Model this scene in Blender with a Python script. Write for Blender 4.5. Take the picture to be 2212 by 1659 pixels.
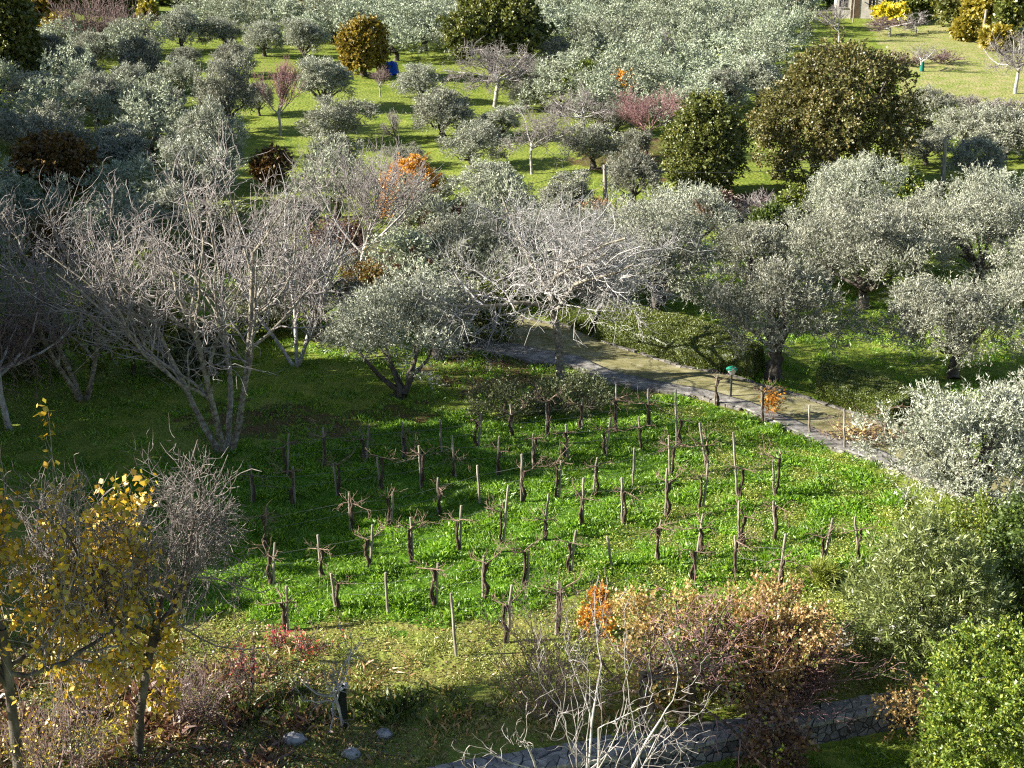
import bpy, math, random
import numpy as np
from mathutils import Vector
C = bpy.context
for o in list(bpy.data.objects): bpy.data.objects.remove(o)
SC = C.scene
COL = SC.collection
PI = math.pi

# ------------------------------------------------------------------ camera, sky, sun, exposure
CAM_H, PITCH, FPX = 19.0, math.radians(19.5), 3194.0      # focal length in pixels of a 2212 px wide picture
cam_d = bpy.data.cameras.new('camera'); cam = bpy.data.objects.new('camera', cam_d); COL.objects.link(cam)
cam.location = (0, 0, CAM_H); cam.rotation_euler = (PI/2-PITCH, 0, 0)
cam_d.sensor_width = 36; cam_d.lens = 36*FPX/2212; cam_d.clip_start = .5; cam_d.clip_end = 6000
SC.camera = cam
SUN_EL, SUN_K = math.radians(26), .10                     # shadows fall to the right and a little away
w = bpy.data.worlds.new("World"); SC.world = w; w.use_nodes = True
nt = w.node_tree; nt.nodes.clear()
sky = nt.nodes.new('ShaderNodeTexSky'); sky.sky_type = 'NISHITA'; sky.sun_disc = False
sky.sun_elevation = SUN_EL; sky.sun_rotation = math.atan2(-1, -SUN_K)
sky.air_density = 1.0; sky.dust_density = .6
bg = nt.nodes.new('ShaderNodeBackground'); bg.inputs[1].default_value = .05
wo = nt.nodes.new('ShaderNodeOutputWorld'); nt.links.new(sky.outputs[0], bg.inputs[0]); nt.links.new(bg.outputs[0], wo.inputs[0])
sl = bpy.data.lights.new('sun', 'SUN'); sl.energy = 5.0; sl.angle = math.radians(.5); sl.color = (1, .94, .83)
so = bpy.data.objects.new('sun', sl); COL.objects.link(so); so.location = (-60, 0, 60)
so.rotation_euler = Vector((math.cos(SUN_EL), math.cos(SUN_EL)*SUN_K, -math.sin(SUN_EL))).to_track_quat('-Z', 'Y').to_euler()
SC.view_settings.view_transform = 'Standard'; SC.view_settings.look = 'None'; SC.view_settings.gamma = 1
SC.view_settings.exposure = 1.65
SC.cycles.max_bounces = 4; SC.cycles.diffuse_bounces = 1; SC.cycles.transmission_bounces = 2; SC.cycles.glossy_bounces = 1
SC.cycles.use_denoising = False
SC.render.film_transparent = False
SC.cycles.filter_width = 1.2

# ------------------------------------------------------------------ terrain function and picture <-> ground
cP, sP = math.cos(PITCH), math.sin(PITCH)
def plane(px, py, z=0.):
    dx, dy = (px-1106)/FPX, -(py-829.5)/FPX
    d = np.array([dx, cP+dy*sP, -sP+dy*cP]); t = (z-CAM_H)/d[2]
    return np.array([0, 0, CAM_H])+d*t
WF = np.array([plane(x, y, .12)[:2] for x, y in [(500,1735),(880,1705),(1223,1650),(1480,1612),(1585,1589),(1737,1565),(1902,1535),(2060,1512),(2500,1450)]])
WR = np.array([plane(x, y, .12)[:2] for x, y in [(500,1700),(880,1665),(1038,1636),(1200,1610),(1358,1582),(1480,1567),(1562,1555),(1710,1529),(1905,1497),(2020,1477),(2500,1412)]])
def sm(t): t = np.clip(t, 0, 1); return t*t*(3-2*t)
def terrain(x, y):
    x = np.asarray(x, float); y = np.asarray(y, float)
    a = y-62; z = .016*(np.sqrt(a*a+150)+a)-.016*(np.sqrt(62*62+150)-62)
    z = z+np.clip(y-300, 0, None)*.14*sm((y-300)/200)
    amp = sm((y-52)/30)
    z = z+amp*(.22*np.sin(x/9+1)*np.sin(y/11)+.12*np.sin(x/5.3+y/7.1))
    z = z+.03*np.sin(x*1.3+.6*np.sin(y*.9))*np.sin(y*1.1+1)
    z = z+2.2*sm((-x-20-y*.12)/25)
    yf = np.interp(x, WF[:, 0], WF[:, 1])
    z = z-.5*sm((yf+.28-y)/.22)
    return z
def G(px, py, dz=0.):
    px, py = np.broadcast_arrays(np.asarray(px, float), np.asarray(py, float))
    dx, dy = (px-1106)/FPX, -(py-829.5)/FPX
    d = np.stack([dx, cP+dy*sP, -sP+dy*cP], -1)
    t = np.full(px.shape, 15.); hit = np.zeros(px.shape, bool)
    for _ in range(1400):
        st = .15+t*.004
        p = d*(t+st)[..., None]
        below = p[..., 2]+CAM_H < terrain(p[..., 0], p[..., 1])+dz
        hit |= below
        t = np.where(hit, t, t+st)
        if hit.all(): break
    lo, hi = t, t+.15+t*.004
    for _ in range(14):
        m = (lo+hi)/2; p = d*m[..., None]
        b = p[..., 2]+CAM_H < terrain(p[..., 0], p[..., 1])+dz
        hi = np.where(b, m, hi); lo = np.where(b, lo, m)
    p = d*hi[..., None]; p[..., 2] += CAM_H
    return p
def g(px, py): return G(np.array([px]), np.array([py]))[0]
def pxm(p): return FPX/(p[1]*cP+(CAM_H-p[2])*sP)            # picture pixels per metre at a point
def proj(p):
    p = np.asarray(p, float); v = p-np.array([0, 0, CAM_H])
    dep = v[..., 1]*cP-v[..., 2]*sP; up = v[..., 1]*sP+v[..., 2]*cP
    return 1106+FPX*v[..., 0]/dep, 829.5-FPX*up/dep
def height(p, top):                                          # how tall a thing standing at p is whose top shows at row TOP
    dy = -(top-829.5)/FPX
    return CAM_H+p[1]*(-sP+dy*cP)/(cP+dy*sP)-p[2]
def inpoly(x, y, poly):
    r = np.zeros(np.shape(x), bool); n = len(poly)
    for i in range(n):
        x0, y0 = poly[i][:2]; x1, y1 = poly[(i+1) % n][:2]
        c = ((y0 > y) != (y1 > y)) & (x < (x1-x0)*(y-y0)/((y1-y0)+1e-12)+x0)
        r ^= c
    return r
def wpoly(pts): return G(np.array([p[0] for p in pts], float), np.array([p[1] for p in pts], float))

# ------------------------------------------------------------------ materials
def nodes(name):
    m = bpy.data.materials.new(name); m.use_nodes = True; t = m.node_tree; t.nodes.clear()
    return m, t, (lambda k, **kw: _n(t, k, kw))
def _n(t, k, kw):
    n = t.nodes.new('ShaderNode'+k)
    for a, b in kw.items(): setattr(n, a, b)
    return n
def ramp(t, cols, pos=None):
    r = t.nodes.new('ShaderNodeValToRGB'); e = r.color_ramp.elements
    pos = pos or [i/(len(cols)-1) for i in range(len(cols))]
    e[0].position = pos[0]; e[0].color = (*cols[0], 1); e[1].position = pos[-1]; e[1].color = (*cols[-1], 1)
    for c, p in zip(cols[1:-1], pos[1:-1]):
        q = e.new(p); q.color = (*c, 1)
    return r
def leafmat(name, cols, pos=None, tr=.3, rough=.5, gl=.06, var=.35):
    """foliage: colour varies from leaf to leaf and from clump to clump; light passes through the blades"""
    m, t, N = nodes(name); L = t.links.new
    a = N('Attribute', attribute_name='rnd'); r = ramp(t, cols, pos)
    b = N('Attribute', attribute_name='clump'); oi = N('ObjectInfo')
    L(a.outputs['Fac'], r.inputs[0])
    ad = N('Math', operation='ADD'); L(b.outputs['Fac'], ad.inputs[0]); L(oi.outputs['Random'], ad.inputs[1])
    mr = N('MapRange'); mr.inputs[1].default_value = 0; mr.inputs[2].default_value = 2; mr.inputs[3].default_value = 1-var; mr.inputs[4].default_value = 1+var
    L(ad.outputs[0], mr.inputs[0])
    h = N('HueSaturation'); L(r.outputs[0], h.inputs['Color']); L(mr.outputs[0], h.inputs['Value'])
    mh = N('MapRange'); mh.inputs[3].default_value = .485; mh.inputs[4].default_value = .515; L(oi.outputs['Random'], mh.inputs[0]); L(mh.outputs[0], h.inputs['Hue'])
    d = N('BsdfDiffuse'); tl = N('BsdfTranslucent'); mx = N('MixShader'); mx.inputs[0].default_value = tr
    L(h.outputs[0], d.inputs[0]); L(h.outputs[0], tl.inputs[0]); L(d.outputs[0], mx.inputs[1]); L(tl.outputs[0], mx.inputs[2])
    gs = N('BsdfGlossy'); gs.inputs['Roughness'].default_value = rough; gs.inputs[0].default_value = (1, 1, 1, 1)
    m2 = N('MixShader'); m2.inputs[0].default_value = gl; L(mx.outputs[0], m2.inputs[1]); L(gs.outputs[0], m2.inputs[2])
    o = N('OutputMaterial'); L(m2.outputs[0], o.inputs[0]); return m
def noisemat(name, cols, scale=4, detail=6, rough=.85, bump=.3, bscale=None, stretch=(1, 1, 1), pos=None, dist=0.):
    m, t, N = nodes(name); L = t.links.new
    tc = N('TexCoord'); mp = N('Mapping'); mp.inputs['Scale'].default_value = stretch; L(tc.outputs['Object'], mp.inputs[0])
    n = N('TexNoise'); n.inputs['Scale'].default_value = scale; n.inputs['Detail'].default_value = detail; n.inputs['Distortion'].default_value = dist
    L(mp.outputs[0], n.inputs['Vector']); r = ramp(t, cols, pos or [.3+.4*i/(len(cols)-1) for i in range(len(cols))]); L(n.outputs[0], r.inputs[0])
    p = N('BsdfPrincipled'); L(r.outputs[0], p.inputs['Base Color']); p.inputs['Roughness'].default_value = rough
    p.inputs['Specular IOR Level'].default_value = .25
    if bump:
        n2 = N('TexNoise'); n2.inputs['Scale'].default_value = bscale or scale*3; n2.inputs['Detail'].default_value = 5; L(mp.outputs[0], n2.inputs['Vector'])
        b = N('Bump'); b.inputs['Strength'].default_value = bump; b.inputs['Distance'].default_value = .03; L(n2.outputs[0], b.inputs['Height']); L(b.outputs[0], p.inputs['Normal'])
    o = N('OutputMaterial'); L(p.outputs[0], o.inputs[0]); return m
M = {}
M['olive'] = leafmat('olive_leaf', [(.13,.14,.08),(.31,.32,.235),(.52,.52,.43)], tr=.12, gl=.03, rough=.55, var=.5)
M['olive_far'] = leafmat('far_olive_leaf', [(.16,.195,.115),(.34,.375,.255),(.50,.53,.41)], tr=.12, gl=.02, var=.4)
M['oak'] = leafmat('oak_leaf', [(.07,.08,.016),(.15,.155,.033),(.25,.22,.055),(.30,.215,.085)], [0,.45,.8,1])
M['oak_green'] = leafmat('green_oak_leaf', [(.06,.09,.012),(.14,.165,.022),(.24,.23,.04)])
M['gold'] = leafmat('golden_leaf', [(.18,.15,.012),(.36,.27,.02),(.40,.30,.03),(.22,.20,.02)])
M['yellow'] = leafmat('yellow_leaf', [(.35,.34,.03),(.70,.58,.03),(.80,.52,.03),(.50,.40,.04)])
M['lime'] = leafmat('yellow_green_leaf', [(.07,.12,.012),(.16,.23,.02),(.34,.35,.03)])
M['orange'] = leafmat('orange_leaf', [(.50,.20,.02),(.80,.42,.03),(.75,.34,.05)])
M['ochre'] = leafmat('ochre_leaf', [(.10,.06,.012),(.24,.13,.02),(.16,.12,.03)])
M['tan'] = leafmat('tan_leaf', [(.30,.23,.08),(.50,.36,.14),(.56,.31,.11),(.33,.30,.09)], tr=.35)
M['rust'] = leafmat('rust_leaf', [(.07,.03,.022),(.15,.065,.045),(.24,.15,.09)])
M['red'] = leafmat('red_leaf', [(.40,.03,.03),(.60,.06,.05)])
M['hedge'] = leafmat('hedge_leaf', [(.06,.10,.01),(.13,.18,.018),(.21,.24,.03)], var=.18)
M['green'] = leafmat('bush_leaf', [(.04,.08,.012),(.09,.15,.018),(.15,.21,.03)])
M['oleander'] = leafmat('oleander_leaf', [(.09,.13,.03),(.20,.24,.06),(.34,.36,.12)], var=.2)
M['sage'] = leafmat('sage_leaf', [(.08,.10,.035),(.16,.18,.07),(.22,.22,.10)])
M['grass'] = leafmat('grass_blade', [(.08,.19,.008),(.18,.35,.012),(.34,.50,.03)], tr=.4, var=.4)
M['weed'] = leafmat('weed_leaf', [(.13,.19,.018),(.32,.38,.04),(.54,.54,.12)], tr=.35, var=.35)
M['drygrass'] = leafmat('dry_grass_blade', [(.18,.25,.03),(.36,.40,.07),(.54,.50,.17)], tr=.3)
M['litter'] = leafmat('fallen_leaf', [(.09,.04,.02),(.22,.12,.05),(.42,.28,.13)], tr=.1)
M['bark'] = noisemat('olive_bark', [(.035,.028,.022),(.09,.075,.06),(.17,.15,.12)], scale=5, stretch=(1,1,.4), bump=.6)
M['pale'] = noisemat('pale_grey_bark', [(.20,.18,.165),(.40,.38,.36),(.56,.54,.52)], scale=6, stretch=(1,1,.5), bump=.5)
M['twig'] = noisemat('grey_twig_bark', [(.13,.11,.10),(.26,.23,.215),(.44,.41,.39)], scale=8, bump=0)
M['lichen'] = noisemat('lichen_bark', [(.08,.065,.05),(.20,.17,.13),(.30,.27,.21),(.42,.40,.36)], scale=7, bump=.4)
M['pink'] = noisemat('pinkish_twig', [(.17,.09,.09),(.30,.17,.165),(.36,.22,.21)], scale=6, bump=0)
M['mid'] = noisemat('brown_grey_twig', [(.11,.09,.08),(.21,.18,.165),(.36,.32,.30)], scale=7, bump=0)
M['purple'] = noisemat('brown_twig', [(.10,.065,.06),(.20,.14,.13),(.28,.21,.19)], scale=6, bump=0)
M['post'] = noisemat('weathered_post', [(.12,.10,.08),(.28,.25,.20),(.42,.38,.32)], scale=9, stretch=(1,1,.15), bump=.5)
M['vine'] = noisemat('vine_bark', [(.03,.02,.015),(.08,.055,.04),(.16,.12,.09)], scale=14, stretch=(1,1,.3), bump=.7)
M['cane'] = noisemat('vine_cane', [(.10,.065,.045),(.22,.15,.105),(.33,.26,.2)], scale=9, bump=0)
M['rock'] = noisemat('rock', [(.16,.155,.16),(.32,.32,.33),(.46,.45,.44)], scale=5, bump=.6)

# ------------------------------------------------------------------ mesh helpers
def mesh(name, V, F, mats, mi=None, rnd=None, clump=None, smooth=False):
    V = np.ascontiguousarray(V, np.float32).reshape(-1, 3); F = np.ascontiguousarray(F, np.int32); nf, k = F.shape
    me = bpy.data.meshes.new(name); me.vertices.add(len(V)); me.vertices.foreach_set('co', V.ravel())
    me.loops.add(nf*k); me.loops.foreach_set('vertex_index', F.ravel())
    me.polygons.add(nf); me.polygons.foreach_set('loop_start', np.arange(0, nf*k, k, dtype=np.int32))
    try: me.polygons.foreach_set('loop_total', np.full(nf, k, np.int32))
    except Exception: pass
    for m in mats: me.materials.append(m)
    if mi is not None: me.polygons.foreach_set('material_index', np.asarray(mi, np.int32))
    if smooth is not False:
        s = np.full(nf, True) if smooth is True else np.asarray(smooth, bool)
        me.polygons.foreach_set('use_smooth', s)
    me.update(calc_edges=True)
    for nm, v in (('rnd', rnd), ('clump', clump)):
        if v is not None:
            a = me.attributes.new(nm, 'FLOAT', 'FACE'); a.data.foreach_set('value', np.asarray(v, np.float32))
    me.validate()
    return me
def obj(name, me, parent=None, loc=(0,0,0), rz=0., sc=(1,1,1)):
    o = bpy.data.objects.new(name, me); COL.objects.link(o); o.location = loc; o.rotation_euler = (0, 0, rz); o.scale = sc
    if parent is not None: o.parent = parent
    return o
def tag(o, label=None, cat=None, group=None, kind=None):
    if label: o['label'] = label
    if cat: o['category'] = cat
    if group: o['group'] = group
    if kind: o['kind'] = kind
    return o
def thing(name, label, cat, loc, rz=0., group=None, sc=(1,1,1)):
    o = obj(name, None, None, loc, rz, sc); o.empty_display_size = .3
    return tag(o, label, cat, group)
def nrm(v): return v/np.maximum(np.linalg.norm(v, axis=-1, keepdims=True), 1e-9)
def rdir(rng, *s): return nrm(rng.normal(size=(*s, 3)))
class Bag:                                                   # quads from tubes and leaves gathered into one mesh
    def __init__(s): s.V = []; s.F = []; s.M = []; s.R = []; s.K = []; s.S = []; s.n = 0
    def add(s, V, F, mi=0, rnd=None, clump=None, smooth=True):
        V = V.reshape(-1, 3); s.V.append(V); s.F.append(F+s.n); s.n += len(V); n = len(F)
        s.M.append(np.full(n, mi)); s.R.append(np.zeros(n) if rnd is None else rnd); s.K.append(np.zeros(n) if clump is None else clump); s.S.append(np.full(n, smooth))
        return s
    def tubes(s, P, R, sides=4, mi=0, wob=0., rng=None):
        """P (B,n,3) polylines, R (B,n) radii"""
        B, n, _ = P.shape
        T = np.gradient(P, axis=1); T = nrm(T)
        ref = np.zeros_like(T); ref[..., 0] = 1; k = np.abs(T[..., 0]) > .8; ref[k] = (0, 1, 0)
        ref[:] = ref[:, :1]
        X = nrm(np.cross(T, ref)); Y = np.cross(T, X)
        a = np.arange(sides)*2*PI/sides
        rr = R[..., None, None]
        if wob and rng is not None: rr = rr*(1+wob*rng.normal(size=(B, n, sides, 1)))
        V = P[:, :, None]+rr*(X[:, :, None]*np.cos(a)[:, None]+Y[:, :, None]*np.sin(a)[:, None])
        i = np.arange(B*n).reshape(B, n)[:, :-1]; j = np.arange(sides); j2 = (j+1) % sides
        b = i[..., None]*sides
        F = np.stack([b+j, b+j2, b+sides+j2, b+sides+j], -1).reshape(-1, 4)
        return s.add(V, F, mi)
    def leaves(s, P, A, Nn, L, W, mi=0, rnd=None, clump=None, fold=.0):
        """diamond blades: P root, A axis, Nn side direction, L, W sizes"""
        L = L[:, None]; W = W[:, None]
        V = np.stack([P, P+A*L*.45+Nn*W*.5, P+A*L, P+A*L*.45-Nn*W*.5], 1)
        F = np.arange(len(P)*4).reshape(-1, 4)
        return s.add(V, F, mi, rnd, clump, False)
    def box(s, c, d, mi=0, rz=0.):
        c = np.asarray(c, float); d = np.asarray(d, float)/2
        q = np.array([(x, y, z) for z in (-1, 1) for y in (-1, 1) for x in (-1, 1)])*d
        q = np.stack([q[:, 0]*math.cos(rz)-q[:, 1]*math.sin(rz), q[:, 0]*math.sin(rz)+q[:, 1]*math.cos(rz), q[:, 2]], -1)+c
        F = np.array([(0,2,3,1),(4,5,7,6),(0,1,5,4),(2,6,7,3),(0,4,6,2),(1,3,7,5)])
        return s.add(q, F, mi, smooth=False)
    def verts(s): return np.concatenate(s.V)
    def fit(s, f):
        s.V = [f(v) for v in s.V]; return s
    def mesh(s, name, mats):
        return mesh(name, np.concatenate(s.V), np.concatenate(s.F), mats, np.concatenate(s.M), np.concatenate(s.R), np.concatenate(s.K), np.concatenate(s.S))

def skel(rng, P0, D0, L0, R0, levels):
    """levels: dicts(n seg, wig, trop, taper, kids, t0, ang, ratio, rr). returns per level (P,R)"""
    out = []; P = np.atleast_2d(P0).astype(float); D = nrm(np.atleast_2d(D0).astype(float)); L = np.atleast_1d(L0).astype(float); R = np.atleast_1d(R0).astype(float)
    for lv in levels:
        n = lv.get('n', 4); B = len(P); pts = [P]; dd = [D]; p = P; d = D
        tr = lv.get('trop', 0.); wig = lv.get('wig', .2)
        for k in range(n):
            d = nrm(d+wig*rng.normal(size=(B, 3))+np.array([0, 0, tr])); p = p+d*(L/n)[:, None]; pts.append(p); dd.append(d)
        pts = np.stack(pts, 1); dd = np.stack(dd, 1); t = np.linspace(0, 1, n+1)
        rad = R[:, None]*(1-(1-lv.get('taper', .5))*t)
        out.append((pts, rad))
        k = lv.get('kids', 0)
        if not k: break
        t0 = lv.get('t0', .3); tt = t0+(1-t0)*(np.arange(k)+rng.uniform(.1, .9, (B, k)))/k; tt = np.clip(tt, 0, .999)
        if lv.get('tip', True): tt[:, -1] = .999
        idx = tt*n; i0 = idx.astype(int); f = (idx-i0)[..., None]; b = np.arange(B)[:, None]
        q = pts[b, i0]*(1-f)+pts[b, i0+1]*f; qd = dd[b, np.minimum(i0+1, n)]
        perp = nrm(np.cross(qd, rdir(rng, B, k))); an = lv.get('ang', .8)*(1+lv.get('angv', .25)*rng.normal(size=(B, k)))
        nd = nrm(np.cos(an)[..., None]*qd+np.sin(an)[..., None]*perp)
        rt = rad[b, i0]
        L = (L[:, None]*lv.get('ratio', .6)*(1.15-.5*tt)*rng.uniform(.65, 1.25, (B, k))).ravel()
        R = np.maximum((rt*lv.get('rr', .62)*rng.uniform(.8, 1.1, (B, k))).ravel(), lv.get('rmin', .004)); P = q.reshape(-1, 3); D = nd.reshape(-1, 3)
    return out
def leaf_frames(rng, A):
    return nrm(np.cross(A, rdir(rng, *A.shape[:-1])))
def crown(rng, bag, W, H, z0, ncl, cs, nsp, nlf, ll, lw, mi=0, up=.4, outw=.6, splen=.35, low=-.5, inner=.3, lump=.16, squash=.85, D=None, lobes=14, lsharp=7.):
    """leaf clumps spread through a lumpy rounded crown from height z0 to H"""
    u = rdir(rng, ncl*3); u = u[u[:, 2] > low][:ncl]; n = len(u)
    ax = rdir(rng, lobes); sz = rng.uniform(.55, 1.15, lobes)
    lf = 1-lump*1.25+lump*2.1*np.max(np.exp(-(1-u@ax.T)*lsharp)*sz, -1)
    rr = np.where(rng.uniform(size=n) < inner, rng.uniform(.35, .85, n), rng.uniform(.86, 1., n))*lf
    hh = (H-z0)/(1-low) if low > -.99 else (H-z0)/2
    ctr = np.array([0, 0, z0+hh*(-low)])
    S = np.array([W/2-cs*.5, (D or W)/2-cs*.5, hh-cs*.4])
    c = ctr+u*rr[:, None]*S
    out = nrm(u*np.array([1, 1, .9]))
    csz = cs*rng.uniform(.7, 1.3, n)
    sd = nrm(rdir(rng, n, nsp)*1.0+out[:, None]*outw+np.array([0, 0, up]))
    so_ = c[:, None]+rdir(rng, n, nsp)*(rng.uniform(0, 1, (n, nsp, 1))**.5*csz[:, None, None])*np.array([1, 1, squash])
    t = (np.arange(nlf)+rng.uniform(0, 1, (n, nsp, nlf)))/nlf
    ln = splen*rng.uniform(.6, 1.3, (n, nsp, 1))
    P = so_[:, :, None]+sd[:, :, None]*(t*ln)[..., None]+np.array([0, 0, -.12])*(t*t*ln)[..., None]
    A = nrm(sd[:, :, None]+rdir(rng, n, nsp, nlf)*.85)
    P = P.reshape(-1, 3); A = A.reshape(-1, 3); m = len(P)
    k = P[:, 2] > .05; P = P[k]; A = A[k]
    cl = np.repeat(rng.uniform(size=n), nsp*nlf)[k]; m = len(P)
    bag.leaves(P, A, leaf_frames(rng, A), ll*rng.uniform(.7, 1.3, m), lw*rng.uniform(.75, 1.25, m), mi, rng.uniform(size=m), cl)
    return c
def limbs_to(rng, bag, z_fork, targets, r, mi=0, lean=(0, 0)):
    """trunk plus limbs that reach toward crown points"""
    n = 7; t = np.linspace(0, 1, n); base = np.zeros(3)
    fork = np.array([lean[0], lean[1], z_fork])
    P = base+(fork-base)*t[:, None]+np.concatenate([np.zeros((1, 3)), rng.normal(size=(n-1, 3))*np.array([1, 1, .1])*r*.25])
    R = r*(1.45-.55*t**.4)
    bag.tubes(P[None], R[None], 9, mi, .10, rng)
    q = []; m = len(targets)
    for c in targets:
        mid = fork+(c-fork)*.5+np.array([0, 0, -.1])*np.linalg.norm(c-fork)+rng.normal(size=3)*.12
        tt = np.linspace(0, 1, 6)[:, None]
        q.append((1-tt)**2*P[-1]+2*tt*(1-tt)*mid+tt*tt*c+np.concatenate([np.zeros((1, 3)), rng.normal(size=(5, 3))*.05]))
    q = np.array(q); bag.tubes(q, np.linspace(r*.62, r*.12, 6)[None]*rng.uniform(.7, 1.1, (m, 1)), 6, mi, .06, rng)

# ------------------------------------------------------------------ tree kinds (each returns [(part name, mesh), ...] or one mesh)
def rs(n): return np.random.default_rng(n)
def olive_parts(seed, W=5., H=4.6, z0=1.1, dens=1., big=1., fork=.9, r=.2, mat='olive', limbs=4, one=False, low=-.7):
    rng = rs(seed); b = Bag(); t = b if one else Bag()
    sc = W/5
    c = crown(rng, b, W, H, z0, int(120*dens*sc**1.3), .44, int(19), 13, .115*big, .033*big, 0, up=.6, outw=.5, splen=.46, low=low, D=W*float(rng.uniform(.8, 1.1)), lump=float(rng.uniform(.2, .36)), inner=.42, lobes=int(rng.integers(7, 14)))
    pick = c[rng.permutation(len(c))[:limbs*3]]
    limbs_to(rng, t, fork, pick*np.array([.8, .8, .92]), r, 1 if one else 0, lean=(rng.normal()*.12, rng.normal()*.1))
    if one: return b.mesh('olive_tree', [M[mat], M['bark']])
    return [('crown', b.mesh('olive_crown', [M[mat]])), ('trunk', t.mesh('olive_trunk', [M['bark']]))]
def far_olive(seed, W=5., H=4.2):
    rng = rs(seed); b = Bag()
    c = crown(rng, b, W, H, .7, 75, .5, 11, 8, .19, .065, 0, up=.5, outw=.5, splen=.4, low=-.5, lump=.26, lobes=8)
    limbs_to(rng, b, .9, c[:7]*np.array([.7, .7, .8]), .18, 1)
    return b.mesh('olive_tree', [M['olive_far'], M['bark']])
def broad_parts(seed, W, H, z0, mat, ncl, ll=.15, lw=.11, cs=.6, nsp=13, nlf=9, r=.35, fork=2., limbs=14, low=-.7, lump=.14, inner=.3, bark='bark', up=.15, splen=.4, outw=.6, D=None, lobes=16, lsharp=8.):
    rng = rs(seed); b = Bag(); t = Bag()
    c = crown(rng, b, W, H, z0, ncl, cs, nsp, nlf, ll, lw, 0, up=up, outw=outw, splen=splen, low=low, lump=lump, inner=inner, D=D, lobes=lobes, lsharp=lsharp)
    limbs_to(rng, t, fork, c[rng.permutation(len(c))[:limbs]]*np.array([.85, .85, .95]), r)
    return [('crown', b.mesh('crown', [M[mat]])), ('trunk', t.mesh('trunk', [M[bark]]))]
def bare(seed, H, W, kind='spread', trunk_h=1.7, r=.19, bark='pale', twig='twig', dens=1., leaves=None, nleaf=0, ll=.14, lw=.09, tmin=.009, leaf_low=None, sides=3):
    rng = rs(seed); t = Bag(); b = Bag()
    if kind == 'spread':
        P0 = [(0, 0, 0)]; D0 = [(rng.normal()*.06, rng.normal()*.06, 1)]; L0 = [trunk_h]
        lv = [dict(n=6, wig=.07, taper=.78, kids=int(8), t0=.68, ang=1.12, ratio=1.9, rr=.62, angv=.28),
              dict(n=8, wig=.17, trop=.07, taper=.35, kids=int(11*dens), t0=.12, ang=.95, ratio=.5, rr=.6),
              dict(n=6, wig=.24, trop=.06, taper=.4, kids=int(8*dens), t0=.12, ang=.9, ratio=.52, rr=.6, rmin=tmin*1.5),
              dict(n=5, wig=.26, trop=.07, taper=.5, kids=int(6*dens), t0=.1, ang=.85, ratio=.6, rr=.65, rmin=tmin),
              dict(n=3, wig=.26, trop=.05, taper=.6)]
    elif kind == 'vase':
        P0 = [(0, 0, 0)]; D0 = [(0, 0, 1)]; L0 = [trunk_h]
        lv = [dict(n=4, wig=.06, taper=.85, kids=7, t0=.75, ang=.55, ratio=1.9, rr=.6),
              dict(n=6, wig=.08, trop=.12, taper=.35, kids=int(10*dens), t0=.15, ang=.45, ratio=.6, rr=.55),
              dict(n=5, wig=.1, trop=.14, taper=.4, kids=int(8*dens), t0=.15, ang=.45, ratio=.6, rr=.6, rmin=tmin*1.4),
              dict(n=4, wig=.12, trop=.15, taper=.5, kids=int(3*dens), t0=.2, ang=.4, ratio=.6, rr=.7, rmin=tmin),
              dict(n=2, wig=.1, trop=.1, taper=.6)]
    elif kind == 'multi':                                    # several upright stems from one stool
        m = 4; a = np.arange(m)*2*PI/m+rng.uniform(-.4, .4, m)
        P0 = np.stack([.12*np.cos(a), .12*np.sin(a), 0*a], -1); sp = rng.uniform(.25, .6, m)
        D0 = np.stack([sp*np.cos(a), sp*np.sin(a), 1+0*a], -1); L0 = trunk_h*rng.uniform(1.6, 2.3, m)
        lv = [dict(n=7, wig=.07, trop=.04, taper=.6, kids=max(3, int(7*min(1, dens*1.2))), t0=.3, ang=.75, ratio=.8, rr=.62, angv=.4),
              dict(n=7, wig=.17, trop=.08, taper=.4, kids=int(8*dens), t0=.1, ang=.85, ratio=.55, rr=.6),
              dict(n=6, wig=.24, trop=.09, taper=.45, kids=int(6*dens), t0=.1, ang=.85, ratio=.58, rr=.66, rmin=tmin*1.9),
              dict(n=4, wig=.28, trop=.06, taper=.6, kids=max(2, int(3*dens)), t0=.1, ang=.8, ratio=.6, rr=.7, rmin=tmin),
              dict(n=3, wig=.26, trop=.05, taper=.7)]
    else:                                                    # 'bush': thin canes straight from the ground
        m = int(26*dens); a = rng.uniform(0, 2*PI, m); q = rng.uniform(0, .25, m)
        P0 = np.stack([q*np.cos(a), q*np.sin(a), 0*a], -1); sp = rng.uniform(.1, .9, m)
        D0 = np.stack([sp*np.cos(a), sp*np.sin(a), 1+0*a], -1); L0 = rng.uniform(1., 1.6, m)*trunk_h
        lv = [dict(n=6, wig=.09, trop=.02, taper=.4, kids=int(7*dens), t0=.2, ang=.5, ratio=.5, rr=.6, rmin=tmin*1.2),
              dict(n=4, wig=.14, trop=.06, taper=.5, kids=int(5*dens), t0=.15, ang=.55, ratio=.55, rr=.7, rmin=tmin),
              dict(n=3, wig=.15, trop=.08, taper=.6)]
    out = skel(rng, P0, D0, L0, np.full(len(L0), r), lv)
    tips = out[-1][0].reshape(-1, 3)
    hz = np.percentile(tips[:, 2], 98); cx, cy = np.median(tips[:, 0]), np.median(tips[:, 1]); wx = np.percentile(np.hypot(tips[:, 0], tips[:, 1]), 88)*2
    s = np.array([W/wx, W/wx, H/hz])
    nt_ = 2 if kind != 'bush' else 1
    def env(P): return P*s
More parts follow.
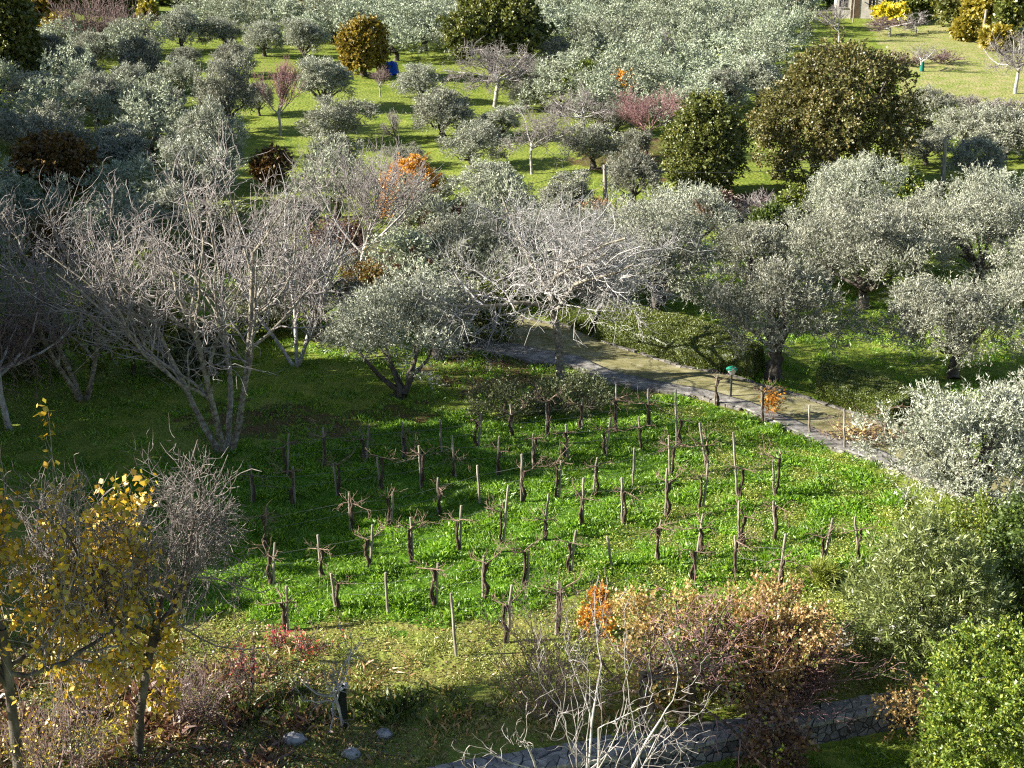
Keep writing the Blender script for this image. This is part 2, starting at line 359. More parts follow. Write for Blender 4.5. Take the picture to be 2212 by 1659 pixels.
    def keep(P):                                             # prune twigs that start outside a rounded envelope
        q = P[:, 0]; zc = .45*H; zz = np.where(q[:, 2] > zc, (q[:, 2]-zc)/(H-zc), (q[:, 2]-zc)/zc*.7)
        return np.sqrt((q[:, 0]/(W/2))**2+(q[:, 1]/(W/2))**2+zz**2) < 1.0+.1*rng.normal(size=len(q))
    for i, (P, R) in enumerate(out):
        P = env(P)
        if i >= 2 and kind != 'bush': k_ = keep(P); P = P[k_]; R = R[k_]
        (t if i < nt_ else b).tubes(P, R, 8 if i == 0 and kind != 'bush' else (6 if i == 1 else (5 if i == 2 and kind != 'bush' else sides)), 0, .08 if i < 2 else 0, rng)
    parts = [('trunk', t.mesh('trunk', [M[bark]])), ('branches', b.mesh('branches', [M[twig]]))]
    if leaves:
        l = Bag(); P = env(out[-1][0]).reshape(-1, 3)
        cc = P[rng.integers(0, len(P), nleaf//5)]
        if leaf_low is not None: cc = cc[rng.uniform(size=len(cc)) < np.clip((leaf_low*H-cc[:, 2])/(H*.3)+.5, 0.03, 1)]
        PP = (cc[:, None]+rng.normal(size=(len(cc), 5, 3))*.09).reshape(-1, 3); A = nrm(rdir(rng, len(PP))+np.array([0, 0, -.5])); m = len(PP)
        l.leaves(PP, A, leaf_frames(rng, A), ll*rng.uniform(.6, 1.3, m), lw*rng.uniform(.7, 1.3, m), 0, rng.uniform(size=m), np.repeat(rng.uniform(size=len(cc)), 5))
        parts.append(('leaves', l.mesh('leaves', [M[leaves]])))
    return parts
def put(name, parts, loc, label, cat, group=None, rz=0., sc=(1, 1, 1)):
    loc = (float(loc[0]), float(loc[1]), float(loc[2])-.03)
    if not isinstance(parts, list): return tag(obj(name, parts, None, loc, rz, sc), label, cat, group)
    r = thing(name, label, cat, loc, rz, group, sc)
    for nm, me in parts: obj(nm, me, r)
    return r

# ------------------------------------------------------------------ the ground
Z = {k: wpoly(v)[:, :2] for k, v in dict(
    vine=[(150,1060),(440,1000),(690,945),(900,905),(1250,905),(1440,858),(1560,880),(1880,985),(1960,1100),(1850,1240),(1500,1290),(1250,1290),(1100,1330),(850,1345),(560,1340),(300,1300),(150,1200)],
    weed=[(1440,858),(1560,880),(1880,985),(2200,1180),(2140,1340),(1800,1400),(1650,1330),(1500,1330),(1200,1330),(1250,1200),(1420,1100),(1500,1000),(1440,900)],
    dry=[(560,1345),(850,1345),(1100,1330),(1250,1290),(1500,1290),(1850,1240),(1950,1400),(1950,1480),(1480,1560),(880,1660),(500,1850),(-400,1850),(-400,1150),(150,1180),(300,1320)],
    litter=[(420,880),(560,870),(760,885),(960,880),(940,915),(700,945),(560,960),(430,930)],
    litter2=[(960,740),(1130,770),(1230,800),(1380,850),(1300,880),(1040,870),(940,800)],
    litter3=[(1250,300),(1450,300),(1430,390),(1330,375),(1240,350)],
    litter4=[(1500,430),(1700,410),(1700,500),(1560,500)],
    far=[(1880,50),(2400,40),(2400,225),(1960,225)]).items()}
def zmask(x, y, k, j=.5):
    jx = j*(np.sin(x*2.1+y*1.3)+.6*np.sin(x*4.7-y*3.9)); jy = j*(np.sin(y*2.3-x*1.7)+.6*np.sin(x*3.1+y*5.3))
    return inpoly(x+jx, y+jy, Z[k])
def build_ground():
    ys = [-40, 0, 12, 20]; y = 23.
    while y < 900: ys.append(y); y += .18 if y < 62 else (.18+(y-62)*.012)
    ys += [1200, 2000, 3500]
    ys = np.array(ys); nx = 420; u = np.linspace(-1, 1, nx); X = np.empty((len(ys), nx)); Y = np.repeat(ys[:, None], nx, 1)
    half = 24+np.clip(ys, 0, None)*.45
    X = half[:, None]*u*(.55+.45*u*u)*1.+u**5*(ys[:, None]*.9+60)
    zz = terrain(X, Y)
    V = np.stack([X, Y, zz], -1).reshape(-1, 3); n, m = X.shape
    i = np.arange(n*m).reshape(n, m); F = np.stack([i[:-1, :-1], i[:-1, 1:], i[1:, 1:], i[1:, :-1]], -1).reshape(-1, 4)
    m_, t, N = nodes('ground_turf'); L = t.links.new
    tc = N('TexCoord')
    def noise(s, d=6, dis=0.):
        n = N('TexNoise'); n.inputs['Scale'].default_value = s; n.inputs['Detail'].default_value = d; n.inputs['Distortion'].default_value = dis; L(tc.outputs['Object'], n.inputs['Vector']); return n
    n1 = noise(1.2); n2 = noise(.12, 4); n3 = noise(9, 5)
    def mix(a, b, f):
        x = N('MixRGB'); 
        if isinstance(f, float): x.inputs[0].default_value = f
        else: L(f, x.inputs[0])
        L(a, x.inputs[1]); L(b, x.inputs[2]); return x.outputs[0]
    base = ramp(t, [(.08,.13,.018),(.17,.22,.03),(.26,.28,.055)], [.3,.5,.72]); L(n1.outputs[0], base.inputs[0])
    yel = ramp(t, [(.14,.19,.03),(.27,.30,.07)], [.35,.7]); L(n3.outputs[0], yel.inputs[0])
    f2 = ramp(t, [(0,0,0),(1,1,1)], [.42,.62]); L(n2.outputs[0], f2.inputs[0])
    col = mix(base.outputs[0], yel.outputs[0], f2.outputs[0])
    def zone(att, cols, src, pos=(.35,.65)):
        nonlocal col
        a = N('Attribute', attribute_name=att); r = ramp(t, cols, list(pos) if len(cols) == 2 else None); L(src.outputs[0], r.inputs[0])
        ad = N('Math', operation='MULTIPLY_ADD'); L(n3.outputs[0], ad.inputs[0]); ad.inputs[1].default_value = .8; ad.inputs[2].default_value = -.4
        s = N('Math', operation='ADD', use_clamp=True); L(a.outputs['Fac'], s.inputs[0]); L(ad.outputs[0], s.inputs[1])
        st = ramp(t, [(0,0,0),(1,1,1)], [.35,.6]); L(s.outputs[0], st.inputs[0]); col = mix(col, r.outputs[0], st.outputs[0])
    zone('vine', [(.04,.10,.008),(.10,.21,.015)], n3)
    zone('weed', [(.07,.12,.015),(.18,.25,.03)], n3)
    zone('dry', [(.10,.07,.035),(.22,.20,.06),(.19,.24,.04),(.40,.40,.12)], n1)
    zone('soil', [(.05,.03,.02),(.12,.07,.04),(.10,.12,.025),(.17,.12,.06)], n1)
    zone('far', [(.20,.19,.07),(.20,.25,.05),(.34,.30,.14),(.30,.32,.10)], n1)
    p = N('BsdfPrincipled'); L(col, p.inputs['Base Color']); p.inputs['Roughness'].default_value = .95; p.inputs['Specular IOR Level'].default_value = .1
    b = N('Bump'); b.inputs['Strength'].default_value = .9; b.inputs['Distance'].default_value = .12; L(noise(5, 8).outputs[0], b.inputs['Height']); L(b.outputs[0], p.inputs['Normal'])
    o = N('OutputMaterial'); L(p.outputs[0], o.inputs[0])
    me = mesh('ground', V, F, [m_], smooth=True)
    x, y = V[:, 0], V[:, 1]
    soil = zmask(x, y, 'litter')+zmask(x, y, 'litter2')+zmask(x, y, 'litter3')+zmask(x, y, 'litter4')
    for k, v in dict(vine=zmask(x, y, 'vine'), weed=zmask(x, y, 'weed'), dry=zmask(x, y, 'dry'), soil=soil, far=zmask(x, y, 'far')).items():
        a = me.attributes.new(k, 'FLOAT', 'POINT'); a.data.foreach_set('value', np.asarray(v, np.float32))
    return tag(obj('ground', me), 'green grassy ground sloping up through the grove', None, None, 'structure')
build_ground()

# road with mossy surface, running behind the vineyard
R_UP = [(860,668),(1000,688),(1130,690),(1250,712),(1330,752),(1470,796),(1570,812),(1720,858),(1850,898),(1950,938),(2100,1000),(2400,1110)]
R_LO = [(860,690),(975,738),(1060,765),(1150,785),(1240,795),(1310,830),(1440,850),(1525,865),(1610,888),(1700,928),(1800,972),(1900,1003),(2050,1065),(2400,1200)]
def resample(P, n):
    P = np.asarray(P, float); d = np.concatenate([[0], np.cumsum(np.linalg.norm(np.diff(P, axis=0), axis=1))]); s = np.linspace(0, d[-1], n)
    return np.stack([np.interp(s, d, P[:, i]) for i in range(P.shape[1])], -1)
RU = resample(wpoly(R_UP)[:, :2], 120); RL = resample(wpoly(R_LO)[:, :2], 120)
ROADP = np.concatenate([RU, RL[::-1]])
def ribbon(name, A, B, dz, mat, n=14, drop=.15, crown_=0.):
    u = np.linspace(0, 1, n); XY = A[:, None]*(1-u)[:, None]+B[:, None]*u[:, None]
    z = terrain(XY[..., 0], XY[..., 1])+dz+crown_*(1-(2*u-1)**2)
    V = np.concatenate([XY, z[..., None]], -1)
    lo = V[:, :1].copy(); lo[..., 2] -= drop; hi = V[:, -1:].copy(); hi[..., 2] -= drop
    V = np.concatenate([lo, V, hi], 1); k, m = V.shape[:2]
    i = np.arange(k*m).reshape(k, m); F = np.stack([i[:-1, :-1], i[1:, :-1], i[1:, 1:], i[:-1, 1:]], -1).reshape(-1, 4)
    return mesh(name, V.reshape(-1, 3), F, [mat], smooth=False)
m_road = noisemat('mossy_road', [(.13,.12,.045),(.24,.22,.10),(.34,.31,.19)], scale=1.6, detail=9, bump=.5, bscale=14, dist=.6)
tag(obj('road', ribbon('road', RU, RL, .07, m_road, 22, crown_=.03)), 'mossy farm track running past the vineyard', None, None, 'structure')

mid_ = RL+(RU-RL)*.30
tag(obj('pavement', ribbon('pavement', mid_[10:], RL[10:], .105, noisemat('pale_stone_paving', [(.10,.095,.08),(.22,.205,.185),(.38,.36,.33)], scale=3.5, detail=9, bump=.8, bscale=9), 8)), 'pale stony strip along the vineyard side of the track', None, None, 'structure')
def stones(rng, path, size, hgt, mat, lift=0., double=1):
    """irregular laid blocks along a world path"""
    b = Bag(); d = np.concatenate([[0], np.cumsum(np.linalg.norm(np.diff(path, axis=0), axis=1))]); s = 0.
    while s < d[-1]-size:
        l = size*rng.uniform(.6, 1.5)
        x, y = np.interp(s+l/2, d, path[:, 0]), np.interp(s+l/2, d, path[:, 1]); x2, y2 = np.interp(s+l/2+.2, d, path[:, 0]), np.interp(s+l/2+.2, d, path[:, 1])
        a = math.atan2(y2-y, x2-x)
        for k in range(double):
            off = (k-(double-1)/2)*size*.75+rng.normal()*.03
            X, Y = x-math.sin(a)*off, y+math.cos(a)*off
            z = float(terrain(X, Y))+lift+rng.normal()*.015
            b.box((X, Y, z+hgt/2-.05), (l*.93, size*.68*rng.uniform(.8, 1.15), hgt*rng.uniform(.85, 1.15)), 0, a+rng.normal()*.06)
            b.V[-1] = b.V[-1]+rng.normal(size=(8, 3))*size*.05
        s += l
    return b
m_kerb = noisemat('pale_kerb_stone', [(.10,.09,.075),(.19,.175,.15),(.30,.28,.25)], scale=3, bump=.5)
tag(obj('stone_kerb', stones(rs(3), RL[8:], .24, .15, m_kerb, .0, 1).mesh('stone_kerb', [m_kerb])), 'pale stone edging along the vineyard side of the track', 'kerb')
tag(obj('stone_kerb', stones(rs(4), RU[20:], .26, .17, m_kerb).mesh('stone_kerb', [m_kerb])), 'low stone edging along the hedge side of the track', 'kerb')

# flagstone-topped retaining wall in the foreground
def flagmat(name, c0, c1, c2, sc, joint=(.03,.028,.024), w_=.045):
    m, t, N = nodes(name); L = t.links.new; tc = N('TexCoord')
    nz = N('TexNoise'); nz.inputs['Scale'].default_value = 2; L(tc.outputs['Object'], nz.inputs['Vector'])
    ad = N('MixRGB', blend_type='ADD'); ad.inputs[0].default_value = .12; L(tc.outputs['Object'], ad.inputs[1]); L(nz.outputs['Color'], ad.inputs[2])
    v = N('TexVoronoi'); v.inputs['Scale'].default_value = sc; v.distance = 'CHEBYCHEV'; L(ad.outputs[0], v.inputs['Vector'])
    e = N('TexVoronoi'); e.feature = 'DISTANCE_TO_EDGE'; e.inputs['Scale'].default_value = sc; L(ad.outputs[0], e.inputs['Vector'])
    v.distance = 'EUCLIDEAN'
    sp = N('SeparateColor'); L(v.outputs['Color'], sp.inputs[0]); r = ramp(t, [c0, c1, c2]); L(sp.outputs[0], r.inputs[0])
    n2 = N('TexNoise'); n2.inputs['Scale'].default_value = 9; n2.inputs['Detail'].default_value = 7; L(tc.outputs['Object'], n2.inputs['Vector'])
    mr = ramp(t, [(.55,.55,.55),(1.25,1.25,1.25)], [.3,.7]); L(n2.outputs[0], mr.inputs[0])
    mu = N('MixRGB', blend_type='MULTIPLY'); mu.inputs[0].default_value = 1; L(r.outputs[0], mu.inputs[1]); L(mr.outputs[0], mu.inputs[2])
    ed = ramp(t, [(0,0,0),(1,1,1)], [w_*.5, w_]); L(e.outputs['Distance'], ed.inputs[0])
    mx = N('MixRGB'); L(ed.outputs[0], mx.inputs[0]); mx.inputs[1].default_value = (*joint, 1); L(mu.outputs[0], mx.inputs[2])
    p = N('BsdfPrincipled'); L(mx.outputs[0], p.inputs['Base Color']); p.inputs['Roughness'].default_value = .85
    b = N('Bump'); b.inputs['Strength'].default_value = 1; b.inputs['Distance'].default_value = .04; L(ed.outputs[0], b.inputs['Height']); 
    b2 = N('Bump'); b2.inputs['Strength'].default_value = .4; b2.inputs['Distance'].default_value = .02; L(n2.outputs[0], b2.inputs['Height']); L(b.outputs[0], b2.inputs['Normal']); L(b2.outputs[0], p.inputs['Normal'])
    o = N('OutputMaterial'); L(p.outputs[0], o.inputs[0]); return m
M['flag'] = flagmat('flagstone', (.26,.25,.24), (.40,.385,.36), (.54,.51,.46), 2.6)
M['rubble'] = flagmat('rubble_face', (.10,.09,.08), (.18,.165,.15), (.26,.24,.21), 4.5, w_=.06)
def build_wall():
    A = resample(WF, 90); B = resample(WR, 90)
    B = np.stack([A[:, 0], np.interp(A[:, 0], WR[:, 0], WR[:, 1])], -1); rng = rs(5)
    def prism(z0, z1, o0, o1, nm, mat, jit=0.):
        u = np.linspace(0, 1, 9); P = (A+np.array([0, -o0]))[:, None]*(1-u)[:, None]+(B+np.array([0, o1]))[:, None]*u[:, None]
        k = len(A); z = np.full((k, 9), z1)+rng.normal(size=(k, 9))*jit; V = np.concatenate([P, z[..., None]], -1)
        lo = V[:, :1].copy(); lo[..., 2] = z0; hi = V[:, -1:].copy(); hi[..., 2] = z0; V = np.concatenate([lo, V, hi], 1); m = V.shape[1]
        i = np.arange(k*m).reshape(k, m); F = np.stack([i[:-1, :-1], i[1:, :-1], i[1:, 1:], i[:-1, 1:]], -1).reshape(-1, 4)
        F = F[:, ::-1]
        return mesh(nm, V.reshape(-1, 3), F, [mat])
    r = thing('stone_wall', 'long low garden wall topped with grey crazy-paved flagstones', 'wall', (0, 0, 0))
    obj('wall_face', prism(-1.2, .055, 0, 0, 'wall_face', M['rubble']), r)
    A2 = resample(WF, 200); B2 = np.stack([A2[:, 0], np.interp(A2[:, 0], WR[:, 0], WR[:, 1])], -1)
    L_ = np.linalg.norm(A2[-1]-A2[0]); b = Bag(); nr_ = 4; nc = int(L_/.27)
    U = np.linspace(0, 1, nc+1)[:, None]+rng.normal(size=(nc+1, nr_+1))*.22/nc; Vv = np.linspace(0, 1, nr_+1)[None]+rng.normal(size=(nc+1, nr_+1))*.06
    Vv[:, 0] = -.04; Vv[:, -1] = 1.04; U = U+(np.arange(nr_+1)%2)*.4/nc
    def pt(u, v):
        a = np.stack([np.interp(u, np.linspace(0, 1, 200), A2[:, i]) for i in (0, 1)], -1); c = np.stack([np.interp(u, np.linspace(0, 1, 200), B2[:, i]) for i in (0, 1)], -1); return a*(1-v)[..., None]+c*v[..., None]
    P = pt(U, Vv)
    for i in range(nc):
        for j in range(nr_):
            q = P[[i, i+1, i+1, i], [j, j, j+1, j+1]]; c = q.mean(0); q = c+(q-c)*.93+rng.normal(size=(4, 2))*.008; h = .115+rng.normal()*.014
            m8 = np.concatenate([q*1., c+(q-c)]); m8 = np.stack([*(np.r_[p_, .02] for p_ in q), *(np.r_[c+(p_-c)*1.0, h-.02] for p_ in q), *(np.r_[c+(p_-c)*.9, h+rng.normal()*.006] for p_ in q)])
            F = np.array([(0,1,5,4),(1,2,6,5),(2,3,7,6),(3,0,4,7),(4,5,9,8),(5,6,10,9),(6,7,11,10),(7,4,8,11),(8,9,10,11)])
            b.add(m8, F, 0, np.full(9, rng.uniform()), smooth=False)
    st_, t_, N_ = nodes('coping_stone'); at = N_('Attribute', attribute_name='rnd'); rp = ramp(t_, [(.15,.145,.15),(.27,.26,.245),(.38,.355,.31),(.21,.205,.20)]); t_.links.new(at.outputs['Fac'], rp.inputs[0])
    nz = N_('TexNoise'); nz.inputs['Scale'].default_value = 7; nz.inputs['Detail'].default_value = 8; tc_ = N_('TexCoord'); t_.links.new(tc_.outputs['Object'], nz.inputs['Vector']); r2 = ramp(t_, [(.5,.5,.48),(1.2,1.2,1.2)], [.3,.65]); t_.links.new(nz.outputs[0], r2.inputs[0])
    mu = N_('MixRGB', blend_type='MULTIPLY'); mu.inputs[0].default_value = 1; t_.links.new(rp.outputs[0], mu.inputs[1]); t_.links.new(r2.outputs[0], mu.inputs[2])
    pb = N_('BsdfPrincipled'); pb.inputs['Roughness'].default_value = .85; t_.links.new(mu.outputs[0], pb.inputs['Base Color']); bp = N_('Bump'); bp.inputs['Distance'].default_value = .02; bp.inputs['Strength'].default_value = .7; t_.links.new(nz.outputs[0], bp.inputs['Height']); t_.links.new(bp.outputs[0], pb.inputs['Normal'])
    oo = N_('OutputMaterial'); t_.links.new(pb.outputs[0], oo.inputs[0])
    obj('coping', b.mesh('coping', [st_]), r)
build_wall()
pu = resample(wpoly([(1775,1375),(1850,1352),(1950,1338),(2100,1332),(2300,1322),(2500,1310)])[:, :2], 60)
pl = resample(wpoly([(1785,1410),(1880,1388),(1960,1385),(2100,1385),(2300,1395),(2500,1400)])[:, :2], 60)
tag(obj('path', ribbon('path', pu, pl, .05, M['flag'], 8, .4)), 'short flagstone path behind the oleander', None, None, 'structure')
PATHP = np.concatenate([pu, pl[::-1]])

# ------------------------------------------------------------------ ground cover: grass blades, weeds, fallen leaves
def scatter(rng, poly, dens, not_road=True, inside=None):
    mn, mx = poly.min(0), poly.max(0); n = int((mx-mn).prod()*dens)
    x = rng.uniform(mn[0], mx[0], n); y = rng.uniform(mn[1], mx[1], n)
    jx = .35*np.sin(x*2.1+y*1.3)+.2*np.sin(x*4.7-y*3.9)
    k = inpoly(x+jx*1.6+rng.normal(size=n)*.45, y+jx*1.6+rng.normal(size=n)*.45, poly)
    if inside is not None: k &= inside(x, y)
    k &= ~inpoly(x, y, ROADP); k &= ~inpoly(x, y, PATHP)
    k &= ~((y > np.interp(x, WF[:, 0], WF[:, 1])-.1) & (y < np.interp(x, WR[:, 0], WR[:, 1])+.02))
    px, py = proj(np.stack([x, y, terrain(x, y)], -1)); k &= (px > -120) & (px < 2330) & (py < 1740)
    return x[k], y[k]
def patchy(x, y, s=1.):
    return .5+.5*(np.sin(x*1.9*s+1.3*np.sin(y*1.1*s))*np.sin(y*2.3*s+1.1*np.sin(x*1.7*s))+.5*np.sin(x*5.1*s+y*3.3*s)*np.sin(y*4.3*s))/1.2
def grass(name, rng, poly, dens, h, wd, mat, label, lean=.5, keep=.0):
    x, y = scatter(rng, poly, dens); pt = patchy(x, y); k = rng.uniform(size=len(x)) < keep+(1-keep)*np.clip(pt*1.5, 0.1, 1); x, y, pt = x[k], y[k], pt[k]
    z = terrain(x, y); n = len(x)
    A = nrm(rng.normal(size=(n, 3))*np.array([lean, lean, .12])+np.array([0, 0, 1])); S = nrm(np.cross(A, rdir(rng, n)))
    L = (h*(.25+1.25*pt)*rng.uniform(.5, 1.3, n))[:, None]; W = (wd*rng.uniform(.7, 1.3, n))[:, None]; P = np.stack([x, y, z-.01], -1)
    bend = rng.normal(size=(n, 3))*np.array([.25, .25, 0])
    V = np.stack([P-S*W/2, P+S*W/2, P+A*L*.6+S*W*.35+bend*L*.2, P+A*L+bend*L+np.array([0, 0, -.1])*L], 1)
    b = Bag(); b.add(V, np.arange(n*4).reshape(-1, 4), 0, rng.uniform(size=n), np.clip(patchy(x+7, y-3, .6)+rng.normal(size=n)*.15, 0, 1), False)
    o = obj(name, b.mesh(name, [mat])); tag(o, label, 'grass', None, 'stuff'); return o
def weeds(name, rng, poly, dens, hmax, size, mat, label, cat='weeds', flat=.5, keep=0.):
    x, y = scatter(rng, poly, dens); pt = patchy(x+3, y+5, .9); k = rng.uniform(size=len(x)) < keep+(1-keep)*np.clip(pt*1.6-.15, .05, 1); x, y, pt = x[k], y[k], pt[k]; n = len(x)
    z = terrain(x, y)+hmax*pt*rng.uniform(.1, 1, n)
    A = nrm(rdir(rng, n)*np.array([1, 1, flat])); S = nrm(np.cross(A, rdir(rng, n)*np.array([.6, .6, 1.2])))
    P = np.stack([x, y, z], -1); b = Bag(); b.leaves(P, A, S, size*rng.uniform(.6, 1.3, n), size*.7*rng.uniform(.6, 1.3, n), 0, rng.uniform(size=n), np.clip(patchy(x-4, y+8, .7)+rng.normal(size=n)*.15, 0, 1))
    o = obj(name, b.mesh(name, [mat])); tag(o, label, cat, None, 'stuff'); return o
BIG = wpoly([(-150,640),(2350,640),(2400,1300),(2400,1500),(-200,1500)])[:, :2]
grass('grass', rs(11), Z['vine'], 1150, .19, .0125, M['grass'], 'long bright green grass between the vineyard posts', keep=.35)
weeds('weeds', rs(12), Z['weed'], 800, .18, .055, M['weed'], 'leafy yellow-green weeds at the right side of the vineyard', keep=.25)
weeds('weeds', rs(13), Z['vine'], 45, .12, .045, M['weed'], 'low leafy weeds scattered through the vineyard grass')
grass('grass', rs(14), Z['dry'], 620, .12, .013, M['drygrass'], 'short dry yellowish grass below the vineyard', lean=.8, keep=.1)
weeds('weeds', rs(15), Z['dry'], 260, .10, .05, M['weed'], 'small green weeds in the dry grass below the vineyard', flat=.3)
grove = wpoly([(-150,640),(600,560),(1300,560),(2350,420),(2400,1150),(1900,960),(1440,840),(1000,900),(700,950),(400,1010),(150,1060),(-150,1100)])[:, :2]
grass('grass', rs(16), grove, 170, .17, .018, M['grass'], 'green grass growing under the olive trees', keep=.1)
weeds('fallen_leaves', rs(17), Z['litter'], 90, .03, .08, M['litter'], 'brown fallen leaves under the bare trees at left', 'fallen leaves', flat=.15, keep=.3)
weeds('fallen_leaves', rs(18), Z['litter2'], 130, .03, .08, M['litter'], 'fallen leaves beside the bend of the track', 'fallen leaves', flat=.15, keep=.3)
weeds('fallen_leaves', rs(19), Z['dry'], 60, .05, .08, M['litter'], 'tan fallen leaves in the dry grass of the foreground', 'fallen leaves', flat=.2, keep=.2)
low = np.array([(WF[0, 0], 20), *WF, (WF[-1, 0], 20)])
grass('grass', rs(20), low, 500, .14, .016, M['grass'], 'dark lawn in the shade below the stone wall', lean=.6, keep=.5)
grass('dry_stalks', rs(22), wpoly([(-100,1380),(600,1380),(1100,1500),(1500,1480),(1450,1570),(850,1665),(400,1800),(-200,1800)])[:, :2], 110, .26, .009, M['tan'], 'dry brown stalks standing in the foreground grass', lean=.9)
grass('iris_leaves', rs(23), wpoly([(560,1500),(800,1490),(1080,1500),(1100,1545),(800,1570),(520,1570)])[:, :2], 260, .34, .03, M['green'], 'tall blade-leaved plants along the lower edge of the dry grass', lean=.45, keep=.2)
weeds('weeds', rs(24), wpoly([(-200,1380),(700,1420),(900,1600),(500,1850),(-300,1850)])[:, :2], 260, .3, .07, M['green'], 'dark green weeds in the shade of the lower left', keep=.1)
weeds('fallen_leaves', rs(25), wpoly([(-200,1380),(560,1400),(900,1560),(850,1660),(500,1850),(-300,1850)])[:, :2], 210, .06, .085, M['litter'], 'brown fallen leaves under the trees of the lower left', 'fallen leaves', flat=.25, keep=.35)
grass('dry_stalks', rs(26), wpoly([(-200,1400),(500,1420),(700,1600),(500,1850),(-300,1850)])[:, :2], 200, .35, .01, M['rust'], 'dark brown dead stalks in the lower left corner', lean=1.1)
sidepoly = wpoly([(1790,1130),(2250,1130),(2300,1330),(1780,1380)])[:, :2]
weeds('weeds', rs(21), sidepoly, 260, .16, .07, M['drygrass'], 'pale weeds around the oleander', keep=.2)

# ------------------------------------------------------------------ vineyard posts and vines (base x,y, top x,y in the photograph)
ROWS = {
 'farthest': [(620,1026,624,935),(700,1016,698,922),(791,996,796,917),(871,993,868,910),(954,979,950,905),(1033,969,1039,892),(1107,951,1102,871),(1181,942,1180,865),(1258,932,1258,858),(1332,929,1331,828),(1403,922,1400,838),(1462,966,1459,839)],
 'second farthest': [(545,1085,540,1003),(637,1090,633,1006),(729,1070,720,1000),(823,1063,814,986),(909,1057,905,961),(985,1036,976,939),(1074,1026,1078,940),(1150,1009,1152,935),(1227,993,1222,915),(1309,986,1319,900),(1385,976,1380,898)],
 'third farthest': [(569,1182,575,1095),(757,1145,754,1060),(845,1130,848,1060),(947,1110,946,1030),(1036,1087,1031,1003),(1126,1083,1127,979),(1207,1077,1212,993),(1282,1067,1289,986),(1367,1053,1370,966),(1447,1036,1445,939),(1528,1020,1511,912)],
 'middle': [(589,1263,594,1170),(693,1249,687,1153),(799,1231,804,1131),(892,1215,887,1115),(994,1195,996,1090),(1088,1172,1097,1047),(1174,1165,1185,1065),(1259,1142,1260,1030),(1344,1130,1343,1030),(1437,1118,1440,1010),(1518,1100,1530,1000),(1594,1077,1584,932),(1672,1077,1670,993)],
 'second nearest': [(621,1360,619,1263),(724,1320,716,1236),(838,1323,833,1234),(942,1311,946,1214),(1043,1295,1045,1199),(1138,1269,1142,1190),(1233,1236,1244,1143),(1322,1229,1312,1157),(1415,1212,1428,1121),(1506,1199,1518,1108),(1596,1182,1596,1080),(1676,1168,1670,1080)],
 'nearest': [(986,1417,974,1279),(1097,1387,1105,1261),(1201,1370,1206,1258),(1500,1259,1503,1190),(1589,1242,1589,1155),(1681,1269,1697,1151),(1776,1229,1799,1118),(1857,1215,1846,1114)],
 'trackside': [(1543,875,1550,808),(1648,912,1645,833),(1749,939,1748,873),(1824,972,1824,882),(1914,966,1912,922)]}
ORD = 'first second third fourth fifth sixth seventh eighth ninth tenth eleventh twelfth thirteenth'.split()
def vine_protos():
    out = []
    for s in range(7):
        rng = rs(100+s); b = Bag(); c = Bag(); h = rng.uniform(.85, 1.15); n = 9; t = np.linspace(0, 1, n)
        tw = np.stack([.022*np.sin(t*9+s), .02*np.cos(t*8+s)-.02, t*h], -1)+rng.normal(size=(n, 3))*.015
        b.tubes(tw[None], (.036*(1.3-.35*t)*(1+.25*rng.normal(size=n)))[None], 7, 0, .15, rng)
        b.tubes((tw[:, :]+np.array([.05, .03, 0])*np.sin(t*5)[:, None])[None], (.025*np.ones(n))[None], 5, 0, .1, rng)
        head = tw[-1]; na = rng.integers(2, 4)
        P0 = np.repeat(head[None], na, 0); ang = np.array([0, PI, .6])[:na]+rng.normal(size=na)*.7
        out_ = skel(rng, P0, np.stack([np.cos(ang), np.sin(ang)*.7, .2+.5*rng.normal(size=na)], -1), rng.uniform(.3, .75, na), np.full(na, .02),
            [dict(n=6, wig=.14, trop=-.01, taper=.5, kids=6, t0=.1, ang=1., ratio=.8, rr=.5, rmin=.005), dict(n=4, wig=.25, trop=.05, taper=.6, kids=2, t0=.3, ang=.6, ratio=.6, rmin=.006), dict(n=2, wig=.2, taper=.7)])
        for P, R in out_: c.tubes(P, R, 4)
        out.append([('trunk', b.mesh('vine_trunk', [M['vine']])), ('canes', c.mesh('vine_canes', [M['cane']]))])
    return out
VP = vine_protos()
def post_mesh(rng, base, top, r=.038):
    n = 7; t = np.linspace(0, 1, n); P = (top-base)*t[:, None]+rng.normal(size=(n, 3))*np.array([.008, .008, 0])
    b = Bag(); b.tubes(P[None], (r*(1.08-.16*t))[None], 7, 0, .06, rng)
    k = 7*(n-1); b.V[-1] = b.V[-1]
    e = P[-1]; v = b.V[-1][-7:]; c = np.concatenate([v, (e+np.array([0, 0, .012]))[None]]); i = np.arange(7)
    b.add(c, np.stack([i, (i+1) % 7, np.full(7, 7), np.full(7, 7)], -1)[:, [0, 1, 2, 2]] if False else np.array([[0,1,2,7],[2,3,4,7],[4,5,6,7]]), 0, smooth=False)
    return b.mesh('vineyard_post', [M['post']])
def ordlab(i): return ORD[i]
NOVINE = {('farthest', 4), ('third farthest', 4), ('third farthest', 8), ('second nearest', 2), ('second nearest', 7), ('nearest', 0), ('trackside', 2), ('trackside', 3)}
vn = 0
ROWTOP = {}
